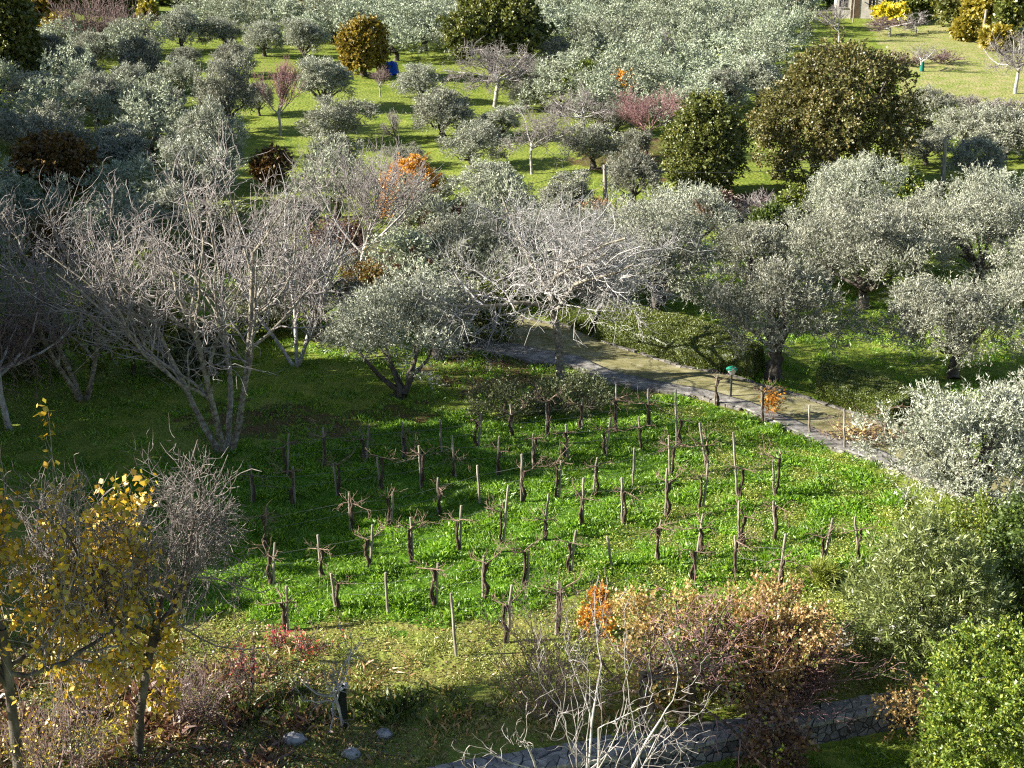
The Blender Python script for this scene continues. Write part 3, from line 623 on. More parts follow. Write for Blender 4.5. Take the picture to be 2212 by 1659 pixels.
for ri, (row, L_) in enumerate(ROWS.items()):
    for i, (bx, by, tx, ty) in enumerate(L_):
        rng = rs(200+ri*20+i); p = g(bx, by); h = height(p, ty); s = pxm(p); top = np.array([p[0]+(tx-bx)/s-(bx-1106)/s*.0, p[1], p[2]+h])
        vx, vy = proj(np.array([p[0], p[1], p[2]+h])); top[0] += (bx-vx)/s
        ROWTOP.setdefault(row, []).append(p+(top-p)*.72)
        lean = ' leaning left' if tx < bx-5 else (' leaning right' if tx > bx+5 else ' upright')
        where = 'beside the mossy track' if row == 'trackside' else f'in the {row} vineyard row'
        o = obj('vineyard_post', post_mesh(rng, p, top), None, p-np.array([0, 0, .03]))
        tag(o, f'{ordlab(i)} weathered wooden post from the left {where},{lean}', 'post', 'wooden posts of the vineyard')
        if (row, i) in NOVINE: continue
        sc = rng.uniform(.85, 1.15); off = np.array([rng.uniform(.05, .09)*rng.choice([-1, 1]), -.05, 0])
        put('grapevine', VP[vn % 7], p+off, f'grapevine tied to the {ordlab(i)} post from the left {where}', 'grapevine', 'bare grapevines of the vineyard', rng.choice([0., PI])+rng.normal()*.3, (sc, sc, sc*rng.uniform(.9, 1.1))); vn += 1

m_wire = noisemat('wire', [(.12,.12,.12),(.25,.25,.25)], bump=0, rough=.5)
for row, tp in ROWTOP.items():
    if row == 'trackside': continue
    b = Bag()
    for fr in (1., .62):
        for a_, c_ in zip(tp[:-1], tp[1:]):
            t = np.linspace(0, 1, 6)[:, None]; P = a_*(1-t)+c_*t; gz = terrain(P[:, 0], P[:, 1]); P[:, 2] = gz+(P[:, 2]-gz)*fr-.05*(t*(1-t))[:, 0]; b.tubes((P-tp[0])[None], np.full((1, 6), .0045), 4)
    tag(obj('trellis_wire', b.mesh('trellis_wire', [m_wire]), None, tp[0]), f'thin wires strung along the posts of the {row} vineyard row', 'wire', 'trellis wires of the vineyard')
# ------------------------------------------------------------------ trees
def place(kindfn, bx, by, top, wpx):
    p = g(bx, by); return p, height(p, top), wpx/pxm(p)
def uniq(name, fn, bx, by, top, wpx, label, cat, rz=0., group=None):
    p, H, W = place(None, bx, by, top, wpx)
    return put(name, fn(W, H), p, label, cat, group, rz)
# near olives, each its own crown
def OL(seed, **k): return lambda W, H: olive_parts(seed, W, H, **k)
near = [
 (860,858,572,300,'forked olive tree standing alone on the mossy mound left of the vineyard', dict(z0=1.6, fork=.3, r=.22, limbs=2, dens=1.05, low=-.4)),
 (1672,818,540,255,'round olive with a thick twisted trunk between the two clipped hedges', dict(z0=1.35, fork=1.2, r=.27, low=-.5)),
 (1418,705,425,240,'olive tree behind the left hedge, beside the big bare tree', dict(z0=1.2)),
 (1868,665,425,270,'olive tree right of the round olive, crown touching its neighbours', dict(z0=1.0)),
 (2100,640,395,250,'olive tree with a pruned forked trunk above the sunny grass at the right edge', dict(z0=1.5, fork=1.3)),
 (2060,818,600,340,'wide olive tree behind the right hedge', dict(z0=.8, dens=1.)),
 (2090,1125,792,390,'big silvery olive at the right edge covering the end of the track', dict(z0=.5, r=.24, dens=1.15)),
 (2260,1060,800,300,'olive cut off by the right edge above the paved path', dict(z0=.6)),
 (1060,655,450,230,'grey olive half hidden behind the left side of the big bare tree', dict(z0=.9)),
 (1290,650,455,250,'grey olive half hidden behind the right side of the big bare tree', dict(z0=.9)),
 (690,735,545,220,'olive between the tall bare trees and the forked olive', dict(z0=.9)),
 (944,778,590,190,'small olive just behind the forked olive', dict(z0=1.1)),
 (1480,590,395,200,'olive tree in front of the leafy green oak', dict(z0=.9)),
 (1830,500,342,200,'olive crown in front of the great oak', dict(z0=.8)),
 (1975,590,425,235,'olive in the thick group below the leaning utility pole', dict(z0=.8)),
 (2160,540,380,210,'olive at the right edge below the leaning utility pole', dict(z0=.8)),
 (1790,610,445,210,'olive next to the dark green bush in the group on the right', dict(z0=.8)),
 (2230,700,520,200,'olive cut by the right edge above the bright grass', dict(z0=.8)),
 (1620,640,470,150,'small olive behind the round olive, beside the metal stake', dict(z0=.8))]
for i, (bx, by, tp, wd, lb, k) in enumerate(near):
    uniq('olive_tree', OL(300+i, **k), bx, by, tp-8, wd*(1.08 if i in (0, 6) else 1.25), lb, 'olive tree', 0, 'olive trees of the near grove')
# middle-distance olives: shared shapes, individually placed
OP = [olive_parts(330+i, 5., 4.4, .7+.25*(i % 3), big=1.35, dens=.95) for i in range(6)]
mid = [
 (1021,364,266,118,'olive just left of the small bare tree on the sunny meadow'),
 (955,300,193,142,'olive on the meadow in front of the wide bare tree'),
 (1078,302,232,105,'low olive between the wide bare tree and the small bare tree'),
 (1137,236,165,90,'olive right of the wide bare tree trunk'),
 (1280,364,268,128,'spreading olive with two dark trunks on the meadow'),
 (1367,444,330,115,'slim olive right of the upright utility pole'),
 (1372,345,275,80,'small olive left of the pink leafless tree'),
 (905,218,138,100,'olive right of the blue tarp'),
 (705,238,125,138,'round olive at the top left corner of the meadow'),
 (730,312,210,135,'wide olive standing over the meadow shadows'),
 (497,288,130,120,'tall olive at the left border of the meadow'),
 (458,402,232,128,'olive below the tall one at the left border of the meadow'),
 (440,455,298,155,'olive just above the bare walnut crowns'),
 (345,302,188,130,'olive in the half shade left of the meadow'),
 (265,385,278,165,'wide olive right of the ochre tree'),
 (115,375,232,175,'pale olive crown rising behind the ochre tree'),
 (75,255,158,122,'shaded olive at the left edge, sunlit only at its top'),
 (210,270,166,112,'shaded olive with a sunlit rim and bare trunk legs'),
 (258,240,138,110,'shaded olive behind the sunlit-rim olive'),
 (305,195,80,92,'half sunlit olive below the brown thicket'),
 (100,175,75,110,'fully shaded olive next to the tall dark tree'),
 (165,205,105,110,'fully shaded olive in the middle of the dark group'),
 (205,150,70,90,'fully shaded olive below the yellow bushes'),
 (395,114,20,92,'first olive from the left in the sunlit row of four'),
 (482,108,34,90,'second olive from the left in the sunlit row of four'),
 (572,122,45,92,'third olive from the left in the sunlit row of four'),
 (662,134,42,96,'fourth olive from the left in the sunlit row of four'),
 (392,207,125,82,'small olive under the sunlit row of four'),
 (402,152,102,68,'tiny olive crown right below the first of the row of four'),
 (505,168,95,98,'low olive below the gap in the row of four'),
 (915,446,370,122,'olive beside the orange-leaved tree'),
 (1062,462,350,152,'bushy olive on the near side of the meadow'),
 (1222,480,378,135,'olive left of the upright utility pole'),
 (880,365,312,80,'small olive at the near edge of the meadow'),
 (722,400,290,110,'olive behind the pale upright branches'),
 (2005,278,195,110,'olive at the corner of the big oak and the pale meadow'),
 (2085,318,222,130,'olive below the pale meadow, second from the big oak'),
 (2165,345,235,135,'olive below the pale meadow, near the right edge'),
 (2240,360,245,120,'olive cut by the right edge below the pale meadow'),
 (2000,355,270,110,'olive between the big oak and the leaning utility pole'),
 (2110,395,300,130,'shaded olive just right of the leaning utility pole'),
 (1200,165,85,72,'dark small olive right of the big top oak'),
 (40,330,235,110,'dark olive at the left edge above the bare branches'),
 (1560,250,150,100,'olive behind the leafy green oak'),
 (1640,230,130,100,'olive against the left flank of the great oak'),
 (1330,290,215,80,'olive behind the pink leafless tree'),
 (560,250,180,70,'small olive left of the bare pink-twigged tree'),
 (640,520,430,130,'olive among the bare branches left of the orange tree'),
 (340,520,400,150,'olive behind the tall bare walnut branches'),
 (1180,600,455,150,'olive directly behind the big bare tree crown'),
 (950,590,470,140,'shaded olive under the orange-leaved tree'),
 (1350,560,440,120,'olive between the utility pole and the grey olive group'),
]
for i, (bx, by, tp, wd, lb) in enumerate(mid):
    p, H, W = place(None, bx, by, tp, wd)
    put('olive_tree', OP[i % 6], p, lb, 'olive tree', 'olive trees around the meadow', i*1.7, (W/4.3, W/4.3, H/4.25))
# the dense far grove
FO = [far_olive(360+i) for i in range(6)]
FIELD = [(700,-40),(735,60),(850,120),(880,145),(950,125),(1180,120),(1200,190),(1330,230),(1440,250),(1560,255),(1620,230),(1660,90),(1740,70),(1760,40),(1700,10),(1660,-40)]
DARKF = [(425,-40),(420,30),(520,50),(640,60),(700,75),(735,60),(700,-40)]
def field(poly, step, label, group, seed, extra=0., avoid=(), cap=230, ys=88):
    rng = rs(seed); rows = np.arange(ys, 340, step*.92); n = 0; q = []
    for r_, y in enumerate(rows):
        for x in np.arange(-75, 110, step):
            X = x+(r_ % 2)*step/2+rng.normal()*.5; Y = y+rng.normal()*.5; z = float(terrain(X, Y)); px, py = proj(np.array([X, Y, z+2]))
            if inpoly(np.array([px]), np.array([py]), poly)[0] and not any(math.hypot(X-a[0], Y-a[1]) < a[2] for a in avoid): q.append((X, Y, z, rng.uniform(.85, 1.2), rng.uniform(.85, 1.2), rng.uniform(0, 6.28), rng.integers(6)))
    q.sort(key=lambda t: t[1]); q = q[:cap]
    for X, Y, z, s, s2, rz, k in q:
        put('olive_tree', FO[k], (X, Y, z), label, 'olive tree', group, rz, (s*step/5*1.05, s*step/5*1.05, s2))
    return len(q)
av = []
for a in [(1065,155,6),(1260,218,3),(785,165,4)]:
    p = g(a[0], a[1]); av.append((p[0], p[1], a[2]))
nf = field(FIELD, 5.6, 'silvery olive packed into the dense sunlit grove at the top', 'olives of the dense far grove', 7, avoid=av)
nf2 = field(DARKF, 5.6, 'shaded olive in the dark patch above the row of four', 'olives of the dark far patch', 8)
for (bx, by, tp, wd, lb) in mid:
    p = g(bx, by); av.append((p[0], p[1], 3.6))
p = g(118, 425); av += [(p[0], p[1], 5), (p[0]+1, p[1]-5, 5)]
MIDF = [(640,345),(760,340),(900,395),(1150,420),(1400,470),(1500,520),(1380,600),(1000,600),(640,540)]
for a in [(885,500),(1309,476),(1290,500),(775,640)]:
    p = g(*a); av.append((p[0], p[1], 2.6))
nf4 = field(MIDF, 4.4, 'olive in the crowded strip between the meadow and the bare trees', 'olives between the meadow and the bare trees', 10, avoid=av, cap=40, ys=56)
LEFTF = [(-60,90),(330,60),(350,150),(440,215),(430,300),(400,440),(300,500),(-60,520)]
nf3 = field(LEFTF, 5.0, 'olive filling the half-shaded grove at the left', 'olives of the half-shaded left grove', 9, avoid=av, cap=60, ys=60)
print('far olives', nf, nf2, nf3, nf4)

# leafy trees
def BR(seed, mat, ncl, **k): return lambda W, H: broad_parts(seed, W, H, k.pop('z0', .8) if False else k.get('z0', .8), mat, ncl, **{a: b for a, b in k.items() if a != 'z0'})
uniq('oak_tree', BR(401, 'oak', 560, cs=.55, ll=.15, lw=.115, r=.4, low=-.8, lump=.2, lobes=26, lsharp=12, nsp=16, z0=.1), 1790, 398, 66, 345, 'huge brown-green oak towering right of centre', 'oak tree')
uniq('oak_tree', BR(402, 'oak_green', 300, cs=.5, ll=.15, lw=.11, r=.28, low=-.8, lump=.18, z0=.1), 1518, 418, 200, 178, 'leafy green oak left of the huge oak', 'oak tree')
uniq('oak_tree', BR(403, 'oak_green', 330, cs=.75, ll=.26, lw=.2, r=.35, z0=1.5, low=-.7, lump=.22), 1064, 158, -18, 225, 'big green oak at the top edge, centre', 'oak tree')
uniq('golden_tree', BR(404, 'gold', 170, cs=.55, ll=.24, lw=.18, r=.22, z0=.6), 785, 163, 35, 108, 'round golden-leaved tree left of the blue tarp', 'tree')
uniq('golden_tree', BR(405, 'gold', 110, cs=.55, ll=.26, lw=.2, z0=.8, r=.2), 682, 70, -25, 66, 'golden tree cut by the top edge above the row of four', 'tree')
uniq('round_tree', BR(406, 'lime', 130, cs=.4, ll=.16, lw=.11, z0=.4, r=.15), 1260, 216, 133, 92, 'small round bright green tree behind the meadow', 'tree')
uniq('evergreen_tree', BR(407, 'oak_green', 330, cs=.8, ll=.3, lw=.22, z0=.8, r=.3), 22, 195, -70, 150, 'tall dark green tree in the top left corner', 'tree')
uniq('ochre_tree', BR(408, 'ochre', 190, cs=.5, ll=.2, lw=.15, z0=.5, r=.2), 118, 425, 288, 180, 'ochre-brown leafy tree left of the bare walnuts', 'tree')
uniq('orange_tree', BR(409, 'orange', 115, cs=.4, ll=.16, lw=.12, z0=1., r=.1, inner=.5, low=-.6), 885, 500, 343, 140, 'orange-leaved tree in the middle distance, left of centre', 'tree')
uniq('orange_tree', BR(410, 'orange', 40, cs=.35, ll=.2, lw=.14, z0=.6, r=.08), 1345, 235, 152, 66, 'small orange tree right of the round green tree', 'tree')
uniq('orange_tree', BR(411, 'ochre', 50, cs=.35, ll=.17, lw=.12, z0=.4, r=.08), 590, 405, 322, 80, 'small ochre tree at the near left end of the meadow', 'tree')
uniq('yellow_tree', BR(412, 'yellow', 60, cs=.5, ll=.34, lw=.24, z0=.5, r=.12), 1925, 52, 8, 75, 'bright yellow tree by the pergola at the top right', 'tree')
uniq('yellow_bush', BR(413, 'gold', 60, cs=.5, ll=.26, lw=.2, z0=.1, fork=.5, r=.1), 135, 90, 30, 70, 'yellow-green bush beside the tall dark tree', 'bush')
uniq('yellow_bush', BR(414, 'lime', 50, cs=.5, ll=.24, lw=.18, z0=.1, fork=.5, r=.1), 235, 118, 75, 80, 'yellow-green bush under the brown thicket', 'bush')
uniq('yellow_bush', BR(415, 'gold', 30, cs=.4, ll=.26, lw=.18, z0=.2, fork=.5, r=.06), 318, 42, -5, 40, 'yellow sapling at the top edge left of the row of four', 'bush')
uniq('red_bush', BR(416, 'rust', 70, cs=.4, ll=.17, lw=.12, z0=.1, fork=.5, r=.08), 1185, 198, 132, 75, 'dark red bush left of the round green tree', 'bush')
uniq('green_bush', BR(417, 'green', 90, cs=.35, ll=.13, lw=.1, z0=.1, fork=.4, r=.06), 1665, 530, 440, 100, 'dark green bush between the olives below the great oak', 'bush')
uniq('green_bush', BR(418, 'lime', 80, cs=.35, ll=.14, lw=.1, z0=.1, fork=.4, r=.06), 1945, 435, 378, 105, 'yellow-green bush left of the leaning utility pole base', 'bush')
uniq('green_bush', BR(419, 'oak_green', 60, cs=.35, ll=.14, lw=.1, z0=.1, fork=.4, r=.06), 2060, 440, 392, 90, 'dark green bush at the foot of the leaning utility pole', 'bush')
uniq('rust_bush', BR(420, 'rust', 60, cs=.35, ll=.14, lw=.1, z0=.1, fork=.4, r=.06), 1545, 470, 415, 90, 'rusty brown bush under the leafy green oak', 'bush')
uniq('yellow_bush', BR(421, 'lime', 60, cs=.35, ll=.13, lw=.1, z0=.1, fork=.4, r=.06), 1715, 480, 405, 80, 'yellow-leaved bush at the foot of the great oak', 'bush')
uniq('yellow_bush', BR(422, 'lime', 95, cs=.32, ll=.12, lw=.1, z0=.1, fork=.4, r=.05, inner=.5, lump=.3), 1035, 735, 590, 160, 'yellow-green bush beside the bend of the track', 'bush')
uniq('yellow_bush', BR(423, 'lime', 150, cs=.36, ll=.13, lw=.1, z0=.6, fork=.8, r=.08, inner=.5, lump=.35), 290, 810, 565, 250, 'yellow-green bush seen through the bare trees at left', 'bush')
uniq('rust_bush', BR(424, 'rust', 70, cs=.35, ll=.13, lw=.1, z0=.1, fork=.4, r=.05), 905, 620, 520, 120, 'dark rusty bush in the shade under the orange tree', 'bush')
uniq('tan_bush', BR(425, 'tan', 45, cs=.3, ll=.12, lw=.09, z0=.2, fork=.5, r=.05, inner=.5), 1290, 500, 425, 75, 'tan bush at the foot of the upright utility pole', 'bush')
for i, (bx, by, tp, wd, mt, lb) in enumerate([
 (1990,42,-60,90,'oak_green','green tree right of the yellow tree, cut by the top edge'),(2065,58,-75,100,'oak_green','dark tree above the white beehives, cut by the top edge'),
 (2125,70,-60,90,'gold','yellowing tree behind the far utility pole'),(2195,80,-70,120,'oak_green','green tree in the top right corner'),
 (2085,88,45,45,'gold','small yellow bush left of the far utility pole'),(2150,110,65,60,'gold','yellow bush right of the far utility pole'),
 (1725,20,-30,60,'rust','brown ivy-covered stump by the far farmhouse'),(1800,10,-45,70,'green','dark tree left of the farmhouse, cut by the top edge'),(1900,5,-50,70,'oak_green','green tree right behind the farmhouse'),
 (350,10,-60,110,'oak_green','tree at the top edge above the sunny strip'),(95,60,-60,110,'gold','yellowish tree right of the tall dark corner tree'),(150,20,-70,120,'green','dark tree at the top edge behind the brown thicket'),(250,25,-60,100,'oak','brown-green tree at the top edge above the purplish thicket'),(1640,-5,-50,80,'green','dark tree at the top edge right end of the dense grove')]):
    uniq('broadleaf_tree', BR(440+i, mt, 110, cs=.8, ll=.4, lw=.3, z0=.6, r=.25, nsp=10, nlf=8), bx, by, tp, wd, lb, 'tree')

# bare trees
def BA(seed, kind, **k): return lambda W, H: bare(seed, H, W, kind, **k)
uniq('bare_tree', BA(501, 'spread', trunk_h=1.7, r=.17, dens=1.2, tmin=.0095, twig='pale', bark='lichen'), 1212, 822, 400, 580, 'large pale leafless tree in the centre with a straight trunk beside the track', 'tree', .4)
uniq('bare_tree', BA(502, 'multi', trunk_h=1.9, r=.115, dens=.9, tmin=.0075, bark='lichen'), 487, 975, 318, 580, 'tall many-stemmed bare walnut left of the vineyard', 'tree', 0)
uniq('bare_tree', BA(503, 'multi', trunk_h=1.9, r=.1, dens=.9, tmin=.0075, bark='lichen'), 180, 862, 385, 460, 'bare many-stemmed tree at the left edge', 'tree', 1.)
uniq('bare_tree', BA(504, 'multi', trunk_h=1.9, r=.08, dens=.85, tmin=.0075), 640, 790, 380, 380, 'bare tree between the tall walnut and the forked olive', 'tree', 2.)
uniq('bare_tree', BA(505, 'vase', trunk_h=1.2, r=.11, dens=1.), 775, 640, 285, 330, 'bare tree with long pale upright branches left of the orange tree', 'tree', 2.)
uniq('bare_tree', BA(512, 'spread', trunk_h=1.4, r=.12, dens=.85, twig='purple'), 20, 930, 560, 300, 'dark leafless tree cut by the left edge, in shade', 'tree', 2.)
uniq('bare_tree', BA(506, 'spread', trunk_h=1.0, r=.11, dens=1.15, bark='bark', twig='mid', tmin=.007), 300, 1632, 985, 640, 'bare fruit tree with a dense grey twig crown in the lower left', 'tree', 1.)
uniq('yellow_leaf_tree', BA(507, 'spread', trunk_h=1.8, r=.12, dens=1., bark='bark', leaves='yellow', nleaf=14000, ll=.17, lw=.12), 60, 1800, 730, 540, 'bare tree with clusters of yellow leaves at the left edge', 'tree', 1.)
uniq('bare_tree', BA(508, 'spread', trunk_h=1.2, r=.16, dens=1., tmin=.012), 1068, 230, 85, 205, 'wide grey leafless tree with a dark trunk on the far meadow', 'tree')
uniq('bare_tree', BA(509, 'spread', trunk_h=1., r=.09, dens=.9, tmin=.009), 1148, 376, 222, 190, 'small bare tree with a dark trunk in the sunny meadow', 'tree')
uniq('bare_tree', BA(510, 'spread', trunk_h=1., r=.09, dens=.9, tmin=.01), 1262, 292, 186, 170, 'bare tree left of the pink leafless tree', 'tree')
uniq('pink_tree', BA(511, 'vase', trunk_h=.7, r=.08, dens=1.05, bark='pink', twig='pink', tmin=.011), 1398, 338, 182, 175, 'pinkish leafless vase-shaped tree right of the meadow', 'tree')
uniq('bare_tree', BA(513, 'vase', trunk_h=1.1, r=.1, dens=.9, twig='pink', tmin=.011), 606, 292, 122, 100, 'bare pink-twigged tree over the meadow shadows', 'tree')
uniq('bare_tree', BA(514, 'vase', trunk_h=.8, r=.06, dens=.7, twig='purple', tmin=.012), 822, 210, 138, 60, 'little bare tree in front of the blue tarp', 'tree')
uniq('bare_tree', BA(515, 'vase', trunk_h=.9, r=.08, dens=.7, bark='bark', twig='twig', tmin=.01), 860, 320, 230, 68, 'small pollarded bare tree in the meadow shadow', 'tree')
uniq('bare_tree', BA(516, 'spread', trunk_h=1.6, r=.15, dens=.8, tmin=.012), 2192, 202, 58, 150, 'pale bare tree with a thick trunk on the pale meadow', 'tree')
wrapped = uniq('bare_tree', BA(517, 'vase', trunk_h=.9, r=.09, dens=.6, tmin=.012), 1991, 154, 80, 90, 'small bare tree with green netting round its trunk', 'tree')
b = Bag(); zz = np.linspace(.05, .9, 5); b.tubes(np.stack([0*zz, 0*zz, zz], -1)[None], np.array([[.2,.17,.16,.15,.13]]), 10); 
obj('trunk_netting', b.mesh('trunk_netting', [noisemat('green_netting', [(.01,.10,.08),(.02,.2,.16)], scale=20)]), wrapped)
uniq('bare_tree', BA(518, 'spread', trunk_h=1., r=.12, dens=.75, twig='purple', tmin=.014), 1922, 78, 35, 105, 'flat-topped bare tree in front of the yellow tree', 'tree')
uniq('bare_tree', BA(519, 'spread', trunk_h=1., r=.1, dens=.7, tmin=.014), 1978, 72, 22, 90, 'greyish bare tree right of the flat-topped one', 'tree')
uniq('bare_tree', BA(520, 'vase', trunk_h=1.4, r=.1, dens=.7, tmin=.014), 1812, 92, 0, 100, 'tall bare saplings just above the great oak', 'tree')
uniq('bare_tree', BA(521, 'vase', trunk_h=1.2, r=.1, dens=.7, tmin=.013, twig='twig'), 1420, 165, 58, 90, 'bare tree sticking out of the dense grove', 'tree')
uniq('bare_thicket', BA(522, 'bush', trunk_h=2., r=.04, dens=1.1, bark='purple', twig='purple', tmin=.018), 195, 115, -40, 150, 'brown leafless thicket at the top left', 'thicket')
uniq('bare_thicket', BA(523, 'bush', trunk_h=2., r=.04, dens=1., bark='purple', twig='purple', tmin=.016), 285, 125, 20, 90, 'purplish leafless thicket above the shaded olives', 'thicket')
uniq('brush_pile', BA(524, 'bush', trunk_h=.8, r=.03, dens=1., bark='pink', twig='twig', tmin=.014), 1650, 480, 420, 150, 'heap of pale pruned branches below the great oak', 'brush pile')
for i, (bx, by, tp, wd, lb) in enumerate([(2085,240,205,60,'leftmost grey brush heap along the lower edge of the pale meadow'),(2140,246,212,80,'middle grey brush heap along the lower edge of the pale meadow'),(2205,250,212,80,'rightmost grey brush heap along the lower edge of the pale meadow'),(1955,140,112,80,'bramble strip above the green-netted tree'),(2030,138,108,70,'dark bramble mound at the top of the pale meadow')]):
    uniq('brush_heap', BA(530+i, 'bush', trunk_h=.6, r=.03, dens=.9, bark='purple', twig='twig' if i < 3 else 'purple', tmin=.02), bx, by, tp, wd, lb, 'brush')
for i, (bx, by, tp, wd, mt, lb) in enumerate([(60,800,650,200,'sage','dark shrub at the left edge behind the bare trees'),(420,800,690,180,'sage','shaded shrub right behind the tall bare walnut'),(560,720,590,170,'sage','grey shrub between the tall walnut and the next bare tree'),(800,690,560,150,'ochre','brownish shrub behind the forked olive'),(130,560,455,160,'ochre','dark brown shrub above the left bare crowns'),(480,560,450,170,'sage','dull green shrub behind the highest walnut twigs'),(730,560,470,140,'rust','reddish shrub behind the pale upright branches'),(960,540,440,130,'rust','dark red shrub right of the orange tree'),(30,480,370,150,'green','dark bush at the left edge below the shaded olives')]):
    uniq('shrub', BR(570+i, mt, 90, cs=.4, ll=.12, lw=.09, z0=.05, fork=.4, r=.06, inner=.5, lump=.3), bx, by, tp, wd, lb, 'shrub')
for i, (bx, by, tp, wd, tw, lv, lb) in enumerate([(1180,1545,1330,340,'purple','lime','tangle of thin brown twigs left of the fruit trees before the wall'),(1590,1490,1330,430,'pink','tan','reddish bare canes showing through the tan bushes'),(1090,640,500,150,'purple',None,'brown thicket behind the bare central crown'),(830,600,500,150,'purple',None,'brown brushwood under the pale upright branches'),(1690,1530,1430,260,'pink',None,'low spray of pale bare twigs right of the fruit trees'),(1420,540,470,110,'purple',None,'small brown thicket right of the upright utility pole'),(420,1560,1440,200,'purple',None,'low brown twigs right of the lower left trunk'),(120,1700,1500,260,'purple','yellow','twiggy undergrowth in the bottom left corner')]):
    uniq('twiggy_bush', BA(590+i, 'bush', trunk_h=1., r=.016, dens=.95, bark=tw, twig=tw, leaves=lv, nleaf=500, ll=.08, lw=.05, tmin=.006), bx, by, tp, wd, lb, 'bush')
# foreground shrubs and fruit trees
uniq('fruit_tree', BA(540, 'spread', trunk_h=.8, r=.085, dens=.6, bark='vine', twig='purple', tmin=.008, leaves='lime', nleaf=500, ll=.1, lw=.06), 1392, 1592, 1300, 430, 'low spreading leafless fruit tree with dark limbs before the wall', 'tree', 1.)
uniq('fruit_tree', BA(541, 'spread', trunk_h=.7, r=.085, dens=.6, bark='vine', twig='pink', tmin=.008, leaves='lime', nleaf=600, ll=.1, lw=.06), 1470, 1560, 1290, 430, 'dark-limbed fruit tree in front of the tan bush', 'tree', 2.2)
uniq('tan_bush', BR(542, 'tan', 85, cs=.3, ll=.085, lw=.065, z0=.15, fork=.2, r=.03, nsp=13, nlf=10, up=.7, inner=.55, lump=.25, bark='pink'), 1450, 1475, 1290, 300, 'tan-leaved bush behind the fruit trees, left half', 'bush')
uniq('tan_bush', BR(543, 'tan', 120, cs=.3, ll=.085, lw=.065, z0=.15, fork=.2, r=.03, nsp=13, nlf=10, up=.7, inner=.55, lump=.25, bark='pink'), 1650, 1480, 1275, 330, 'tan-leaved bush behind the fruit trees, right half with red twigs below', 'bush')
uniq('red_twig_bush', BA(544, 'bush', trunk_h=.9, r=.018, dens=1.1, bark='pink', twig='pink', leaves='rust', nleaf=3500, ll=.07, lw=.05, tmin=.006), 1725, 1500, 1370, 200, 'dark red twiggy bush at the right foot of the tan bush', 'bush')
uniq('orange_shrub', BR(545, 'orange', 20, cs=.17, ll=.1, lw=.05, z0=.25, fork=.3, r=.03, splen=.25, inner=.5), 1292, 1372, 1272, 78, 'small bright orange shrub at the near end of the vineyard', 'shrub')
uniq('oleander', BR(546, 'oleander', 190, cs=.34, ll=.19, lw=.035, z0=.15, fork=.3, r=.05, splen=.3, nsp=12, nlf=12, up=.7, outw=.5, inner=.35, low=-.45), 1985, 1435, 1120, 330, 'large oleander with long pale green leaves over the paved path', 'shrub')
uniq('yellow_bush', BR(547, 'lime', 260, cs=.3, ll=.085, lw=.05, z0=.1, fork=.3, r=.05, splen=.28, nsp=14, nlf=13, up=.6), 2135, 1720, 1368, 350, 'bright yellow-green bush in the bottom right corner', 'bush')
uniq('green_bush', BR(548, 'green', 170, cs=.3, ll=.1, lw=.07, z0=.1, fork=.3, r=.05, nsp=13, nlf=12), 2222, 1375, 1050, 210, 'green bush on the right edge above the corner bush', 'bush')
uniq('green_bush', BR(549, 'lime', 90, cs=.3, ll=.085, lw=.05, z0=.1, fork=.3, r=.05, nsp=13, nlf=12), 2090, 1240, 1080, 190, 'light green shrub between the oleander and the silvery olive', 'bush')
uniq('hydrangea', BR(550, 'rust', 45, cs=.2, ll=.1, lw=.085, z0=.1, fork=.2, r=.03, nsp=8, nlf=7, inner=.5), 1665, 1680, 1520, 135, 'dark reddish hydrangea hanging over the wall front', 'shrub')
uniq('hydrangea', BR(551, 'tan', 35, cs=.2, ll=.07, lw=.06, z0=.1, fork=.2, r=.03, nsp=8, nlf=7, inner=.5), 1958, 1590, 1475, 140, 'dried grey-tan hydrangea on the wall beside the corner bush', 'shrub')
uniq('bare_tree', BA(552, 'multi', trunk_h=1.1, r=.034, dens=.5, tmin=.006, bark='pale', twig='twig'), 1260, 1880, 1290, 560, 'whitish leafless tree reaching up from the bottom edge', 'tree')
uniq('weed_bush', BR(553, 'sage', 70, cs=.22, ll=.07, lw=.04, z0=.02, fork=.15, r=.02, nsp=12, nlf=10, D=1.6, up=.9), 1090, 905, 825, 190, 'grey-green weedy bush left of the big bare tree trunk', 'bush')
uniq('weed_bush', BR(554, 'sage', 80, cs=.22, ll=.07, lw=.04, z0=.02, fork=.15, r=.02, nsp=12, nlf=10, D=1.8, up=.9), 1235, 895, 812, 190, 'grey-green weedy bush in front of the big bare tree trunk', 'bush')
uniq('grass_clump', BR(555, 'weed', 14, cs=.12, ll=.3, lw=.02, z0=.02, fork=.1, r=.01, up=1.4, nsp=12, nlf=10, splen=.15), 1775, 1262, 1215, 55, 'pale fountain-shaped grass clump at the foot of the leaning post', 'grass clump')
